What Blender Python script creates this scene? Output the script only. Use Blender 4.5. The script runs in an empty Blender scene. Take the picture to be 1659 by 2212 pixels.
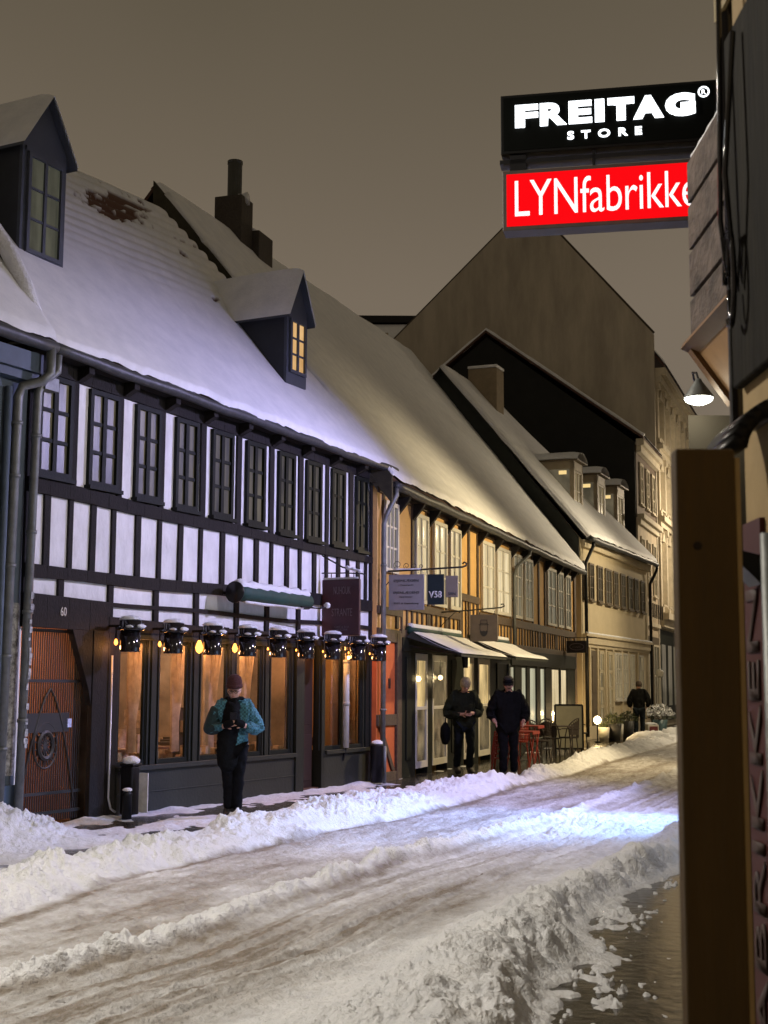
import bpy, math, random
import numpy as np
from mathutils import Matrix, Vector
random.seed(7)
S = bpy.context.scene
COL = S.collection
PI = math.pi
# ------------------------------------------------------------------ camera
CAMZ = 1.62
TH = math.atan(372/2950.); ROLL = math.radians(.3)
cam = bpy.data.cameras.new('camera'); camo = bpy.data.objects.new('camera', cam); COL.objects.link(camo)
fw = Vector((0, math.cos(TH), math.sin(TH))); up0 = Vector((0, -math.sin(TH), math.cos(TH))); rt0 = Vector((1, 0, 0))
rt = rt0*math.cos(ROLL)+up0*math.sin(ROLL); up = -rt0*math.sin(ROLL)+up0*math.cos(ROLL)
M = Matrix((rt, up, -fw)).transposed().to_4x4(); M.translation = (0, 0, CAMZ); camo.matrix_world = M
cam.sensor_fit = 'VERTICAL'; cam.sensor_height = 36; cam.lens = 2950/2212*36
cam.clip_start = .05; cam.clip_end = 2000
cam.dof.use_dof = True; cam.dof.focus_distance = 19; cam.dof.aperture_fstop = 6.5
S.camera = camo
# ------------------------------------------------------------------ world (night sky lit by the town)
W = bpy.data.worlds.new('World'); S.world = W; W.use_nodes = True
nt = W.node_tree; nt.nodes.clear()
tc = nt.nodes.new('ShaderNodeTexCoord'); sp = nt.nodes.new('ShaderNodeSeparateXYZ'); cr = nt.nodes.new('ShaderNodeValToRGB')
bg = nt.nodes.new('ShaderNodeBackground'); wo = nt.nodes.new('ShaderNodeOutputWorld')
nz = nt.nodes.new('ShaderNodeTexNoise'); nz.inputs['Scale'].default_value = 1.6; nz.inputs['Detail'].default_value = 3
ad = nt.nodes.new('ShaderNodeMath'); ad.operation = 'MULTIPLY_ADD'; ad.inputs[1].default_value = .22
nt.links.new(tc.outputs['Generated'], sp.inputs[0]); nt.links.new(tc.outputs['Generated'], nz.inputs['Vector'])
nt.links.new(nz.outputs['Fac'], ad.inputs[0]); nt.links.new(sp.outputs['Z'], ad.inputs[2])
nt.links.new(ad.outputs[0], cr.inputs[0]); nt.links.new(cr.outputs[0], bg.inputs[0]); nt.links.new(bg.outputs[0], wo.inputs[0])
e = cr.color_ramp.elements
e[0].position = .1; e[0].color = (.134, .108, .081, 1)
e[1].position = .66; e[1].color = (.070, .057, .038, 1)
m_ = e.new(.40); m_.color = (.126, .101, .074, 1)
bg.inputs[1].default_value = 1.45
S.view_settings.view_transform = 'Standard'; S.view_settings.look = 'None'; S.view_settings.exposure = 0; S.view_settings.gamma = 1
try:
    S.cycles.use_denoising = True; S.cycles.max_bounces = 6; S.cycles.sample_clamp_indirect = 4
    S.cycles.transparent_max_bounces = 12
except Exception: pass

# ------------------------------------------------------------------ materials
def mat(name, col, rough=.7, var=.25, sc=6., bump=0., bsc=30., metal=0., emit=None, es=0., col2=None, stretch=(1, 1, 1), spec=.5, tr=None):
    m = bpy.data.materials.new(name); m.use_nodes = True; n = m.node_tree.nodes; l = m.node_tree.links
    b = n['Principled BSDF']; b.inputs['Roughness'].default_value = rough; b.inputs['Metallic'].default_value = metal
    b.inputs['Specular IOR Level'].default_value = spec
    t = n.new('ShaderNodeTexCoord'); mp = n.new('ShaderNodeMapping'); mp.inputs['Scale'].default_value = stretch
    l.new(t.outputs['Object'], mp.inputs[0])
    nz = n.new('ShaderNodeTexNoise'); nz.inputs['Scale'].default_value = sc; nz.inputs['Detail'].default_value = 6; nz.inputs['Roughness'].default_value = .65
    l.new(mp.outputs[0], nz.inputs['Vector'])
    r = n.new('ShaderNodeValToRGB'); r.color_ramp.elements[0].position = .3; r.color_ramp.elements[1].position = .7
    c1 = [max(0, c*(1-var)) for c in col]; c2 = list(col2) if col2 else [min(1, c*(1+var)) for c in col]
    r.color_ramp.elements[0].color = (*c1, 1); r.color_ramp.elements[1].color = (*c2, 1)
    l.new(nz.outputs['Fac'], r.inputs[0]); l.new(r.outputs[0], b.inputs['Base Color'])
    if bump:
        n2 = n.new('ShaderNodeTexNoise'); n2.inputs['Scale'].default_value = bsc; n2.inputs['Detail'].default_value = 5
        l.new(mp.outputs[0], n2.inputs['Vector'])
        bp = n.new('ShaderNodeBump'); bp.inputs['Strength'].default_value = bump; bp.inputs['Distance'].default_value = .03
        l.new(n2.outputs['Fac'], bp.inputs['Height']); l.new(bp.outputs[0], b.inputs['Normal'])
    if emit:
        b.inputs['Emission Color'].default_value = (*emit, 1); b.inputs['Emission Strength'].default_value = es
    return m
def emis(name, col, s):
    m = bpy.data.materials.new(name); m.use_nodes = True; n = m.node_tree.nodes; n.clear()
    e_ = n.new('ShaderNodeEmission'); e_.inputs[0].default_value = (*col, 1); e_.inputs[1].default_value = s
    o = n.new('ShaderNodeOutputMaterial'); m.node_tree.links.new(e_.outputs[0], o.inputs[0]); return m
def glass(name, tint=(1, 1, 1), refl=.12):
    m = bpy.data.materials.new(name); m.use_nodes = True; n = m.node_tree.nodes; l = m.node_tree.links; n.clear()
    t = n.new('ShaderNodeBsdfTransparent'); t.inputs[0].default_value = (*tint, 1)
    g = n.new('ShaderNodeBsdfGlossy'); g.inputs['Roughness'].default_value = .03
    nz = n.new('ShaderNodeTexNoise'); nz.inputs['Scale'].default_value = 2.5; bp = n.new('ShaderNodeBump'); bp.inputs['Strength'].default_value = .15; bp.inputs['Distance'].default_value = .02
    l.new(nz.outputs['Fac'], bp.inputs['Height']); l.new(bp.outputs[0], g.inputs['Normal'])
    f = n.new('ShaderNodeFresnel'); f.inputs[0].default_value = 1.45
    a = n.new('ShaderNodeMath'); a.operation = 'ADD'; a.inputs[1].default_value = refl*.5; l.new(f.outputs[0], a.inputs[0])
    mx = n.new('ShaderNodeMixShader'); l.new(a.outputs[0], mx.inputs[0]); l.new(t.outputs[0], mx.inputs[1]); l.new(g.outputs[0], mx.inputs[2])
    o = n.new('ShaderNodeOutputMaterial'); l.new(mx.outputs[0], o.inputs[0]); return m
def glowpane(name, dark, light, s, sc=(9, 9, .8), p0=.35, p1=.75, rough=.12):
    """glossy window pane with uneven glow painted in for lit rooms, curtains and reflections"""
    m = mat(name, (.03, .03, .025), rough)
    n = m.node_tree.nodes; l = m.node_tree.links; b = n['Principled BSDF']
    t = n.new('ShaderNodeTexCoord'); mp = n.new('ShaderNodeMapping'); mp.inputs['Scale'].default_value = sc; l.new(t.outputs['Object'], mp.inputs[0])
    z = n.new('ShaderNodeTexNoise'); z.inputs['Scale'].default_value = 1.; z.inputs['Detail'].default_value = 4; l.new(mp.outputs[0], z.inputs['Vector'])
    r = n.new('ShaderNodeValToRGB'); r.color_ramp.elements[0].position = p0; r.color_ramp.elements[1].position = p1
    r.color_ramp.elements[0].color = (*dark, 1); r.color_ramp.elements[1].color = (*light, 1)
    l.new(z.outputs['Fac'], r.inputs[0]); l.new(r.outputs[0], b.inputs['Emission Color']); b.inputs['Emission Strength'].default_value = s
    return m
def snowmat(name, attr=False):
    m = mat(name, (.74, .76, .80), .62, .06, 3., .8, 24., col2=(.84, .85, .87), spec=.3)
    n = m.node_tree.nodes; l = m.node_tree.links; b = n['Principled BSDF']
    # sparkle / crust grain
    n3 = n.new('ShaderNodeTexNoise'); n3.inputs['Scale'].default_value = 70; n3.inputs['Detail'].default_value = 3
    t = [x for x in n if x.type == 'TEX_COORD'][0]; l.new(t.outputs['Object'], n3.inputs['Vector'])
    b2 = n.new('ShaderNodeBump'); b2.inputs['Strength'].default_value = .8; b2.inputs['Distance'].default_value = .016
    l.new(n3.outputs['Fac'], b2.inputs['Height']); l.new([x for x in n if x.type == 'BUMP'][0].outputs[0], b2.inputs['Normal']); l.new(b2.outputs[0], b.inputs['Normal'])
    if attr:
        at = n.new('ShaderNodeAttribute'); at.attribute_name = 'dirt_and_shade'  # holds road slush and the shade painted between snow lumps
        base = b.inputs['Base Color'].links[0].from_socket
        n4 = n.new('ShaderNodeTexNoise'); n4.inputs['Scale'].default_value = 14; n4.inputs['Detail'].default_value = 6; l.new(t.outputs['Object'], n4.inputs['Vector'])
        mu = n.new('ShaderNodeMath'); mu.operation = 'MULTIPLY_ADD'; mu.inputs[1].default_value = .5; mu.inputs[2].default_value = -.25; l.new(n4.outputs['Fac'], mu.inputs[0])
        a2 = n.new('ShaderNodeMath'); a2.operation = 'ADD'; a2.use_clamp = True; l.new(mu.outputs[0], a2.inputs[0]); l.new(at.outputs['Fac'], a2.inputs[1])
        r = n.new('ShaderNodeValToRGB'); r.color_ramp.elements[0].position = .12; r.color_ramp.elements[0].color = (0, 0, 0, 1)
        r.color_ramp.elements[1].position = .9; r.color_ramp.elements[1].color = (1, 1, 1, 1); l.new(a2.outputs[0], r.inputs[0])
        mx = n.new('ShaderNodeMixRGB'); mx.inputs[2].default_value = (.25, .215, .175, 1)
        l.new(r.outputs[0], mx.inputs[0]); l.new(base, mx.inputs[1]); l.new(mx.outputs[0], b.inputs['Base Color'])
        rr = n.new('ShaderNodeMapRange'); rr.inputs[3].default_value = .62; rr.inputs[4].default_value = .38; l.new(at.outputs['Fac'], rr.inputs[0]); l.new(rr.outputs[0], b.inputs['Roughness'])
    return m
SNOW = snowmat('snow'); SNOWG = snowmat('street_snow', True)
def roofsnow(name):
    m = snowmat(name); n = m.node_tree.nodes; l = m.node_tree.links; b = n['Principled BSDF']
    at = n.new('ShaderNodeAttribute'); at.attribute_name = 'bare'; base = b.inputs['Base Color'].links[0].from_socket
    mx = n.new('ShaderNodeMixRGB'); mx.inputs[2].default_value = (.10, .042, .026, 1)
    l.new(at.outputs['Fac'], mx.inputs[0]); l.new(base, mx.inputs[1]); l.new(mx.outputs[0], b.inputs['Base Color'])
    for x in n:
        if x.type == 'BUMP': x.inputs['Strength'].default_value *= .25
    return m
RSNOW = roofsnow('roof_snow')
PLW = mat('white_plaster', (.64, .64, .63), .85, .1, 1.7, .4, 9, col2=(.82, .82, .82), stretch=(1.6, 1.6, .8))
TIMB = mat('tarred_timber', (.013, .011, .010), .75, .4, 14, .5, 40, stretch=(3, 3, .6), spec=.25)
TIMY = mat('brown_timber', (.075, .048, .026), .7, .35, 14, .4, 40)
PLY = mat('ochre_plaster', (.56, .34, .12), .85, .12, 2.5, .3, 18)
PLO = mat('orange_plaster', (.52, .11, .022), .8, .15, 3, .2, 20)
PLC = mat('cream_plaster', (.52, .44, .29), .85, .10, 1.2, .2, 14)
STONE = mat('pale_stone', (.50, .44, .33), .85, .16, 3, .4, 12)
BROWNW = mat('brown_brick', (.13, .095, .07), .85, .2, 5, .3, 20)
GABG = mat('grey_gable_render', (.40, .355, .28), .9, .22, .9, .1, 6, stretch=(1.5, 1.5, .35))
GABH = mat('black_gable_render', (.012, .013, .012), .9, .2, 2)
SHOPD = mat('dark_green_paint', (.010, .012, .009), .6, .25, 5, .15, 30, spec=.15)
SHOPB = mat('grey_green_paint', (.010, .012, .008), .55, .15, 4, .15, 30, spec=.35)
LEAD = mat('zinc_metal', (.16, .17, .165), .5, .25, 8, .1, 20, metal=.3)
LEADD = mat('dark_zinc_metal', (.055, .058, .06), .5, .3, 8, .15, 20, metal=.3)
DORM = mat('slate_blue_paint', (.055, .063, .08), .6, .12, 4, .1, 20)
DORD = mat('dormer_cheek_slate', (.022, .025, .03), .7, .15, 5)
TILE = mat('clay_roof_tile', (.07, .032, .022), .8, .3, 20, .4, 30)
BRICK = mat('chimney_brick', (.050, .040, .030), .85, .3, 22, .4, 30)
WPAINT = mat('white_paint', (.50, .48, .42), .5, .06, 5)
BLK = mat('black_metal', (.008, .008, .009), .4, .2, 5, spec=.25)
BLKG = mat('black_gloss_metal', (.01, .008, .01), .12, .2, 5, spec=.7)
SHUT = mat('matt_black_shutter', (.005, .0045, .003), .8, .6, 2.5, .3, 8, col2=(.022, .019, .012), spec=.1, stretch=(1, 4, .6))
IRON = mat('wrought_iron', (.02, .017, .015), .5, .2, 5)
WOODB = mat('dark_brown_wood', (.085, .048, .009), .7, .16, 4, .25, 14, stretch=(4, 4, .4))
WOODT = mat('tan_wood', (.30, .17, .07), .7, .15, 6)
REDP = mat('red_metal_paint', (.27, .03, .018), .4, .15, 6)
WICK = mat('dark_wicker', (.03, .02, .015), .7, .3, 40, .5, 60)
DOORB = mat('brown_door_paint', (.035, .018, .012), .5, .2, 5)
PLR = mat('shop_interior_wall', (.22, .15, .10), .8, .5, 1.6, col2=(.42, .31, .22))
PLRF = mat('shop_interior_floor', (.22, .12, .07), .5, .3, 4)
PASS = mat('passage_wall', (.28, .145, .07), .85, .2, 3)
GLS = glass('window_glass', (.92, .9, .88), .22)
WETP = mat('wet_paving', (.014, .013, .010), .16, .35, 5, .16, 9, col2=(.085, .075, .056), spec=.4)
PAPER = mat('weathered_paper', (.55, .55, .55), .7, .2, 8, col2=(.7, .7, .7))
SKIN = mat('skin', (.50, .28, .20), .55, .08, 10)

# ------------------------------------------------------------------ numpy noise
def _h(ix, iy, s=0):
    a = (ix.astype(np.int64)*374761393 + iy.astype(np.int64)*668265263 + s*982451653) & 0xffffffff
    a = ((a ^ (a >> 13))*1274126177) & 0xffffffff
    a = a ^ (a >> 16)
    return (a & 0xffff)/65535.
def vn(x, y, s=0):
    ix = np.floor(x); iy = np.floor(y); fx = x-ix; fy = y-iy; fx = fx*fx*(3-2*fx); fy = fy*fy*(3-2*fy)
    return (_h(ix, iy, s)*(1-fx)+_h(ix+1, iy, s)*fx)*(1-fy)+(_h(ix, iy+1, s)*(1-fx)+_h(ix+1, iy+1, s)*fx)*fy
def fbm(x, y, o=4, s=0):
    r = 0; a = .5; t = 0
    for k in range(o): r = r+a*vn(x, y, s+k*17); t += a; a *= .55; x = x*2.03+3.1; y = y*2.03+1.7
    return r/t
def cell(x, y, s=0):
    """height of the tallest rounded clod over the point, clods of radius ~.5 cell"""
    ix = np.floor(x); iy = np.floor(y); b = np.zeros_like(x)
    for dx in (-1, 0, 1):
        for dy in (-1, 0, 1):
            cx = ix+dx; cy = iy+dy
            px = cx+.15+.7*_h(cx, cy, s); py = cy+.15+.7*_h(cx, cy, s+5); r = .25+.45*_h(cx, cy, s+9)
            d2 = (x-px)**2+(y-py)**2
            b = np.maximum(b, np.sqrt(np.maximum(r*r-d2, 0)))
    return b

# ------------------------------------------------------------------ mesh builder
class MB:
    def __init__(s): s.v = []; s.f = []; s.m = []; s.c = 0
    def add(s, vs, fs):
        k = len(s.v); s.v += [tuple(v) for v in vs]; s.f += [tuple(k+i for i in f) for f in fs]; s.m += [s.c]*len(fs); return s
    def hexa(s, p):
        return s.add(p, [(0, 3, 2, 1), (4, 5, 6, 7), (0, 1, 5, 4), (1, 2, 6, 5), (2, 3, 7, 6), (3, 0, 4, 7)])
    def box(s, x0, x1, y0, y1, z0, z1):
        return s.hexa([(x0, y0, z0), (x1, y0, z0), (x1, y1, z0), (x0, y1, z0), (x0, y0, z1), (x1, y0, z1), (x1, y1, z1), (x0, y1, z1)])
    def slab(s, x0, x1, y0, y1, zb0, zb1, zt0, zt1):
        return s.hexa([(x0, y0, zb0), (x1, y0, zb1), (x1, y1, zb1), (x0, y1, zb0), (x0, y0, zt0), (x1, y0, zt1), (x1, y1, zt1), (x0, y1, zt0)])
    def bar(s, p, q, w, h=None, upv=(0, 0, 1)):
        h = h or w; p = Vector(p); q = Vector(q); d = (q-p).normalized(); u = Vector(upv)
        if abs(d.dot(u)) > .97: u = Vector((0, 1, 0))
        a = d.cross(u).normalized()*w/2; b = a.cross(d).normalized()*h/2
        return s.hexa([p-a-b, p+a-b, q+a-b, q-a-b, p-a+b, p+a+b, q+a+b, q-a+b])
    def tube(s, pts, r, n=8, cap=True):
        pts = [Vector(p) for p in pts]; k = len(s.v); N = len(pts)
        rs = r if isinstance(r, (list, tuple)) else [r]*N; prev = None; vs = []
        for i, p in enumerate(pts):
            d = (pts[min(i+1, N-1)]-pts[max(i-1, 0)]).normalized()
            if prev is None:
                u = Vector((0, 0, 1)) if abs(d.z) < .9 else Vector((1, 0, 0)); a = d.cross(u).normalized()
            else: a = (prev-d*prev.dot(d)).normalized()
            prev = a; b = d.cross(a)
            vs += [p+(a*math.cos(2*PI*j/n)+b*math.sin(2*PI*j/n))*rs[i] for j in range(n)]
        fs = [(i*n+j, i*n+(j+1) % n, (i+1)*n+(j+1) % n, (i+1)*n+j) for i in range(N-1) for j in range(n)]
        if cap: fs += [tuple(range(n-1, -1, -1)), tuple((N-1)*n+j for j in range(n))]
        return s.add(vs, fs)
    def lathe(s, prof, c=(0, 0, 0), n=20):
        vs = [(c[0]+r*math.cos(2*PI*j/n), c[1]+r*math.sin(2*PI*j/n), c[2]+z) for r, z in prof for j in range(n)]
        N = len(prof); fs = [(i*n+j, i*n+(j+1) % n, (i+1)*n+(j+1) % n, (i+1)*n+j) for i in range(N-1) for j in range(n)]
        if prof[0][0] > 1e-4: fs.append(tuple(range(n-1, -1, -1)))
        if prof[-1][0] > 1e-4: fs.append(tuple((N-1)*n+j for j in range(n)))
        return s.add(vs, fs)
    def prism(s, poly, off):
        n = len(poly); off = Vector(off); p = [Vector(a) for a in poly]
        return s.add(p+[a+off for a in p], [tuple(range(n-1, -1, -1)), tuple(range(n, 2*n))]+[(i, (i+1) % n, n+(i+1) % n, n+i) for i in range(n)])
    def blob(s, c, r, seed=0, n=10, amp=.2):
        rnd = random.Random(seed); vs = []; fs = []
        for i in range(n+1):
            t = PI*i/n
            for j in range(n):
                a = 2*PI*j/n; k = 1+amp*(rnd.random()-.5) if 0 < i < n else 1
                vs.append((c[0]+r[0]*math.sin(t)*math.cos(a)*k, c[1]+r[1]*math.sin(t)*math.sin(a)*k, c[2]+r[2]*math.cos(t)*k))
        for i in range(n):
            for j in range(n): fs.append((i*n+j, (i+1)*n+j, (i+1)*n+(j+1) % n, i*n+(j+1) % n))
        return s.add(vs, fs)
    def pane(s, x0, x1, z0, z1, y):
        return s.add([(x0, y, z0), (x1, y, z0), (x1, y, z1), (x0, y, z1)], [(0, 1, 2, 3)])
    def build(s, name, mats, parent=None, smooth=False, bevel=0):
        me = bpy.data.meshes.new(name); me.from_pydata(s.v, [], s.f)
        for m in (mats if isinstance(mats, (list, tuple)) else [mats]): me.materials.append(m)
        if any(s.m): me.polygons.foreach_set('material_index', s.m)
        if smooth: me.polygons.foreach_set('use_smooth', [True]*len(s.f))
        me.validate(); me.update()
        o = bpy.data.objects.new(name, me); COL.objects.link(o)
        if parent: o.parent = parent
        if bevel:
            b = o.modifiers.new('bevel', 'BEVEL'); b.width = bevel; b.segments = 2; b.limit_method = 'ANGLE'
        return o
def tag(o, label, cat, group=None, kind=None):
    if label: o['label'] = label
    if cat: o['category'] = cat
    if group: o['group'] = group
    if kind: o['kind'] = kind
    return o
def empty(name, loc, rz, label, cat, group=None):
    o = bpy.data.objects.new(name, None); COL.objects.link(o); o.location = loc; o.rotation_euler = (0, 0, rz); o.empty_display_size = .2
    return tag(o, label, cat, group)
def copy_tree(o, loc, rz, label):
    def rec(x, par):
        c = x.copy(); COL.objects.link(c); c.parent = par
        for ch in x.children: rec(ch, c)
        return c
    r = rec(o, None); r.location = loc; r.rotation_euler = (0, 0, rz); r['label'] = label
    return r
def grid_mesh(name, P, mats, parent=None, attr=None, vals=None):
    """P: (nu, nv, 3) array"""
    nu, nv = P.shape[:2]; idx = np.arange(nu*nv).reshape(nu, nv)
    f = np.stack([idx[:-1, :-1], idx[1:, :-1], idx[1:, 1:], idx[:-1, 1:]], -1).reshape(-1, 4)
    me = bpy.data.meshes.new(name); me.vertices.add(nu*nv); me.vertices.foreach_set('co', P.reshape(-1).astype(np.float32))
    me.loops.add(f.size); me.polygons.add(len(f)); me.loops.foreach_set('vertex_index', f.reshape(-1).astype(np.int32))
    me.polygons.foreach_set('loop_start', np.arange(0, f.size, 4, dtype=np.int32)); me.polygons.foreach_set('use_smooth', np.ones(len(f), dtype=bool))
    me.materials.append(mats); me.update(calc_edges=True)
    if attr:
        a = me.attributes.new(attr, 'FLOAT', 'POINT'); a.data.foreach_set('value', vals.reshape(-1).astype(np.float32))
    o = bpy.data.objects.new(name, me); COL.objects.link(o)
    if parent: o.parent = parent
    return o
def text_mesh(name, txt, w, h, m, parent=None, mtx=None, bold=0., ext=.004, spacing=1.):
    c = bpy.data.curves.new('t', 'FONT'); c.body = txt; c.size = 1; c.extrude = 0; c.offset = bold; c.space_character = spacing; c.resolution_u = 4
    t = bpy.data.objects.new('t', c); COL.objects.link(t)
    dg = bpy.context.evaluated_depsgraph_get(); dg.update()
    me = bpy.data.meshes.new_from_object(t.evaluated_get(dg)); bpy.data.objects.remove(t); bpy.data.curves.remove(c)
    co = np.zeros(len(me.vertices)*3); me.vertices.foreach_get('co', co); co = co.reshape(-1, 3)
    mn = co.min(0); mx = co.max(0); co[:, 0] = (co[:, 0]-mn[0])/(mx[0]-mn[0])*w-w/2; co[:, 1] = (co[:, 1]-mn[1])/(mx[1]-mn[1])*h-h/2
    me.vertices.foreach_set('co', co.reshape(-1)); me.materials.clear(); me.materials.append(m); me.name = name
    o = bpy.data.objects.new(name, me); COL.objects.link(o)
    so = o.modifiers.new('s', 'SOLIDIFY'); so.thickness = ext; so.offset = 1
    if parent: o.parent = parent
    if mtx is not None: o.matrix_local = mtx
    return o
def face_mtx(pos, xdir, zdir=(0, 0, 1)):
    """text plane: x along xdir, y up"""
    x = Vector(xdir).normalized(); y = Vector(zdir).normalized(); z = x.cross(y)
    m = Matrix((x, y, z)).transposed().to_4x4(); m.translation = pos; return m
def lerp(a, b, t): return tuple(a[i]+(b[i]-a[i])*t for i in range(len(a)))

# ------------------------------------------------------------------ frames of the house fronts (x along the front, y into the house)
def rzof(sl): return math.atan2(1, sl)
OA = (-4.01, 15.47); RB = math.atan2(.8895, .457)
OC = (0., 23.1); RC = rzof(.33)
OD = (5.99, 41.0); RD = rzof(.414)
OE = (9.45, 50.5); RE = rzof(.35)
OF = (11.09, 55.5); RF = rzof(.35)
def w2(O, R, s, d, z=0): return (O[0]+s*math.cos(R)-d*math.sin(R), O[1]+s*math.sin(R)+d*math.cos(R), z)

def roof_patch(name, parent, P00, P10, P01, P11, nu=120, nv=90, thick=.09, fn=None, bare=None, sag=0., m=None):
    """snow sheet over a roof slope; P00-P10 the eave, P01-P11 the ridge; bulges over at the eave"""
    u = np.linspace(0, 1, nu)[:, None, None]; v = np.linspace(0, 1, nv)[None, :, None]
    P = (1-u)*(1-v)*np.array(P00)+u*(1-v)*np.array(P10)+(1-u)*v*np.array(P01)+u*v*np.array(P11)
    eu = np.array(P10, float)-np.array(P00); ev = np.array(P01, float)-np.array(P00); n = np.cross(eu, ev); n /= np.linalg.norm(n)
    if n[2] < 0: n = -n
    L = np.linalg.norm(eu); H = np.linalg.norm(ev); U = (u*L+0*v)[..., 0]; V = (v*H+0*u)[..., 0]
    h = thick+.05*(fbm(U*.7, V*.7, 3, 3)-.5)+.004*(fbm(U*6, V*6, 3, 8)-.5)
    if fn is not None: h = h+fn(U, V, L, H)
    h = h*np.clip((V+.02)/.10, 0, 1)**.5*np.clip((L-U+.01)/.06, 0, 1)**.5*np.clip((U+.01)/.06, 0, 1)**.5
    P = P+n*h[..., None]
    P = P-(ev/H)[None, None, :]*((fbm(U*2.2, U*0+3, 3, 51)-.5)*.16+(fbm(U*9, U*0, 2, 52)-.5)*.05)[..., None]*np.clip(1-V/.5, 0, 1)[..., None]
    P[..., 2] -= sag*np.sin(PI*u[..., 0])*(1-v[..., 0])
    b = bare(U, V) if bare is not None else np.zeros_like(U)
    return grid_mesh(name, P, m or RSNOW, parent, 'bare', b)

def window(parent, x0, x1, z0, z1, frame, pane, cols=2, rows=3, y=0., fw_=.05, mw=.028, name='window', dep=.05, sill=None):
    b = MB(); b.box(x0, x0+fw_, y-dep, y, z0, z1).box(x1-fw_, x1, y-dep, y, z0, z1).box(x0+fw_, x1-fw_, y-dep, y, z1-fw_, z1).box(x0+fw_, x1-fw_, y-dep, y, z0, z0+fw_)
    xi0, xi1, zi0, zi1 = x0+fw_, x1-fw_, z0+fw_, z1-fw_
    for i in range(1, cols):
        c = xi0+(xi1-xi0)*i/cols; ww = mw*1.6 if cols == 2 else mw; b.box(c-ww/2, c+ww/2, y-dep*.8, y, zi0, zi1)
    for j in range(1, rows):
        c = zi0+(zi1-zi0)*j/rows
        for i in range(cols):
            a0 = xi0+(xi1-xi0)*i/cols+(mw*.8 if i else 0); a1 = xi0+(xi1-xi0)*(i+1)/cols-(mw*.8 if i < cols-1 else 0)
            b.box(a0, a1, y-dep*.6, y, c-mw/2, c+mw/2)
    if sill: b.box(x0-.03, x1+.03, y-dep-.05, y, z0-.05, z0-.002)
    o = b.build(name, frame, parent)
    MB().box(xi0, xi1, y-.008, y+.004, zi0, zi1).build('pane', pane, o)
    return o
def pointlight(name, loc, col, power, r=.08, parent=None, spot=None, dirv=None):
    l = bpy.data.lights.new(name, 'SPOT' if spot else 'POINT'); l.energy = power; l.color = col; l.shadow_soft_size = r
    if spot: l.spot_size = math.radians(spot); l.spot_blend = .75
    o = bpy.data.objects.new(name, l); COL.objects.link(o); o.location = loc
    if dirv: o.rotation_euler = Vector(dirv).to_track_quat('-Z', 'Y').to_euler()
    if parent: o.parent = parent
    return o

# ================================================================== HOUSE 60: black and white timber frame
B = empty('timber_framed_house', (*OA, 0), RB, 'white plastered house with black timber frame and large lanterns over its shop windows, number 60', 'house')
BL = 8.5
def z_sill(s): return 3.95-.026*s+.012*math.sin(s*1.9)
def z_silb(s): return 3.77-.018*s+.010*math.sin(s*1.5+1)
def z_lt(s): return 2.96-.02*math.sin(s*.8)+.006*s
def z_lb(s): return 2.80+.012*math.sin(s*2.1)+.004*s
def z_r2(s): return 2.615+.014*math.sin(s*1.7+2)-.004*s
def z_r3(s): return 2.565+.012*math.sin(s*1.7+2)-.006*s
def z_hd(s): return 2.43-.012*s+.008*math.sin(s*1.3)
def z_top(s): return 5.21-.02*s
mb = MB(); mb.box(-.12, BL, .02, .24, 2.26, 5.4)
mb.box(-.12, BL-.02, .24, 7.5, 2.52, 5.4)
mb.box(-.12, -.09, .02, .24, 0, 2.26).box(-.12, -.02, .24, 7.5, 0, 2.5).box(BL-.25, BL-.02, .24, 7.5, 0, 2.5)
mb.build('wall', PLW, B)
def hbeam(mbx, zt, zb, s0, s1, o0=-.02, o1=.03, st=.35):
    n = max(1, int((s1-s0)/st))
    for i in range(n):
        a = s0+(s1-s0)*i/n; b = s0+(s1-s0)*(i+1)/n
        mbx.slab(a, b, o0, o1, zb(a), zb(b), zt(a), zt(b))
def post(mbx, s, w, zb, zt, o=-.012, lean=0):
    j = random.uniform(-.012, .012); mbx.hexa([(s-w/2, o, zb), (s+w/2, o, zb), (s+w/2, .03, zb), (s-w/2, .03, zb), (s-w/2+j+lean, o, zt), (s+w/2+j*.5+lean, o, zt), (s+w/2+j*.5+lean, .03, zt), (s-w/2+j+lean, .03, zt)])
t = MB()
hbeam(t, lambda s: 5.42-.02*s, z_top, -.12, BL, -.02)
hbeam(t, z_sill, z_silb, -.12, BL, -.035)
hbeam(t, z_lt, z_lb, -.12, BL, -.035)
hbeam(t, z_r2, z_r3, 1.4, BL, -.02)
bays = [0.02, .93, 1.84, 2.70, 3.55, 4.42, 5.30, 6.12, 6.92, 7.73]; ww = [.60, .58, .53, .52, .53, .51, .48, .48, .45, .43]
posts_up = [(.68, .10), (1.55, .09), (2.42, .10), (3.36, .12), (4.245, .12), (5.13, .12), (5.98, .13), (6.80, .10), (7.60, .14)]
for s, w in posts_up: post(t, s, w, z_sill(s)-.005, z_top(s)+.005)
post(t, 8.38, .24, 0.0, z_top(8.38), -.03); post(t, -.07, .10, z_lb(0)-.2, 5.3, -.01)
ps = [.25, .66, 1.07, 1.47, 1.96, 2.41, 2.87, 3.34, 3.87, 4.32, 4.75, 5.15, 5.6, 5.98, 6.42, 6.8, 7.18, 7.5, 7.85, 8.12]
for i, s in enumerate(ps): post(t, s, .105 if i % 2 == 0 else .08, z_lt(s)-.005, z_silb(s)+.005)
for s in (.52, 1.44, 2.37, 3.27, 4.25, 5.05, 5.95, 6.8, 7.6): post(t, s, .10, z_hd(s) if s > 1 else z_r2(s), z_lb(s)+.005, -.016)
hbeam(t, z_r2, lambda s: 2.24, -.12, 1.4, -.04)
hbeam(t, z_hd, lambda s: 2.21, 1.38, BL, -.045)
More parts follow.
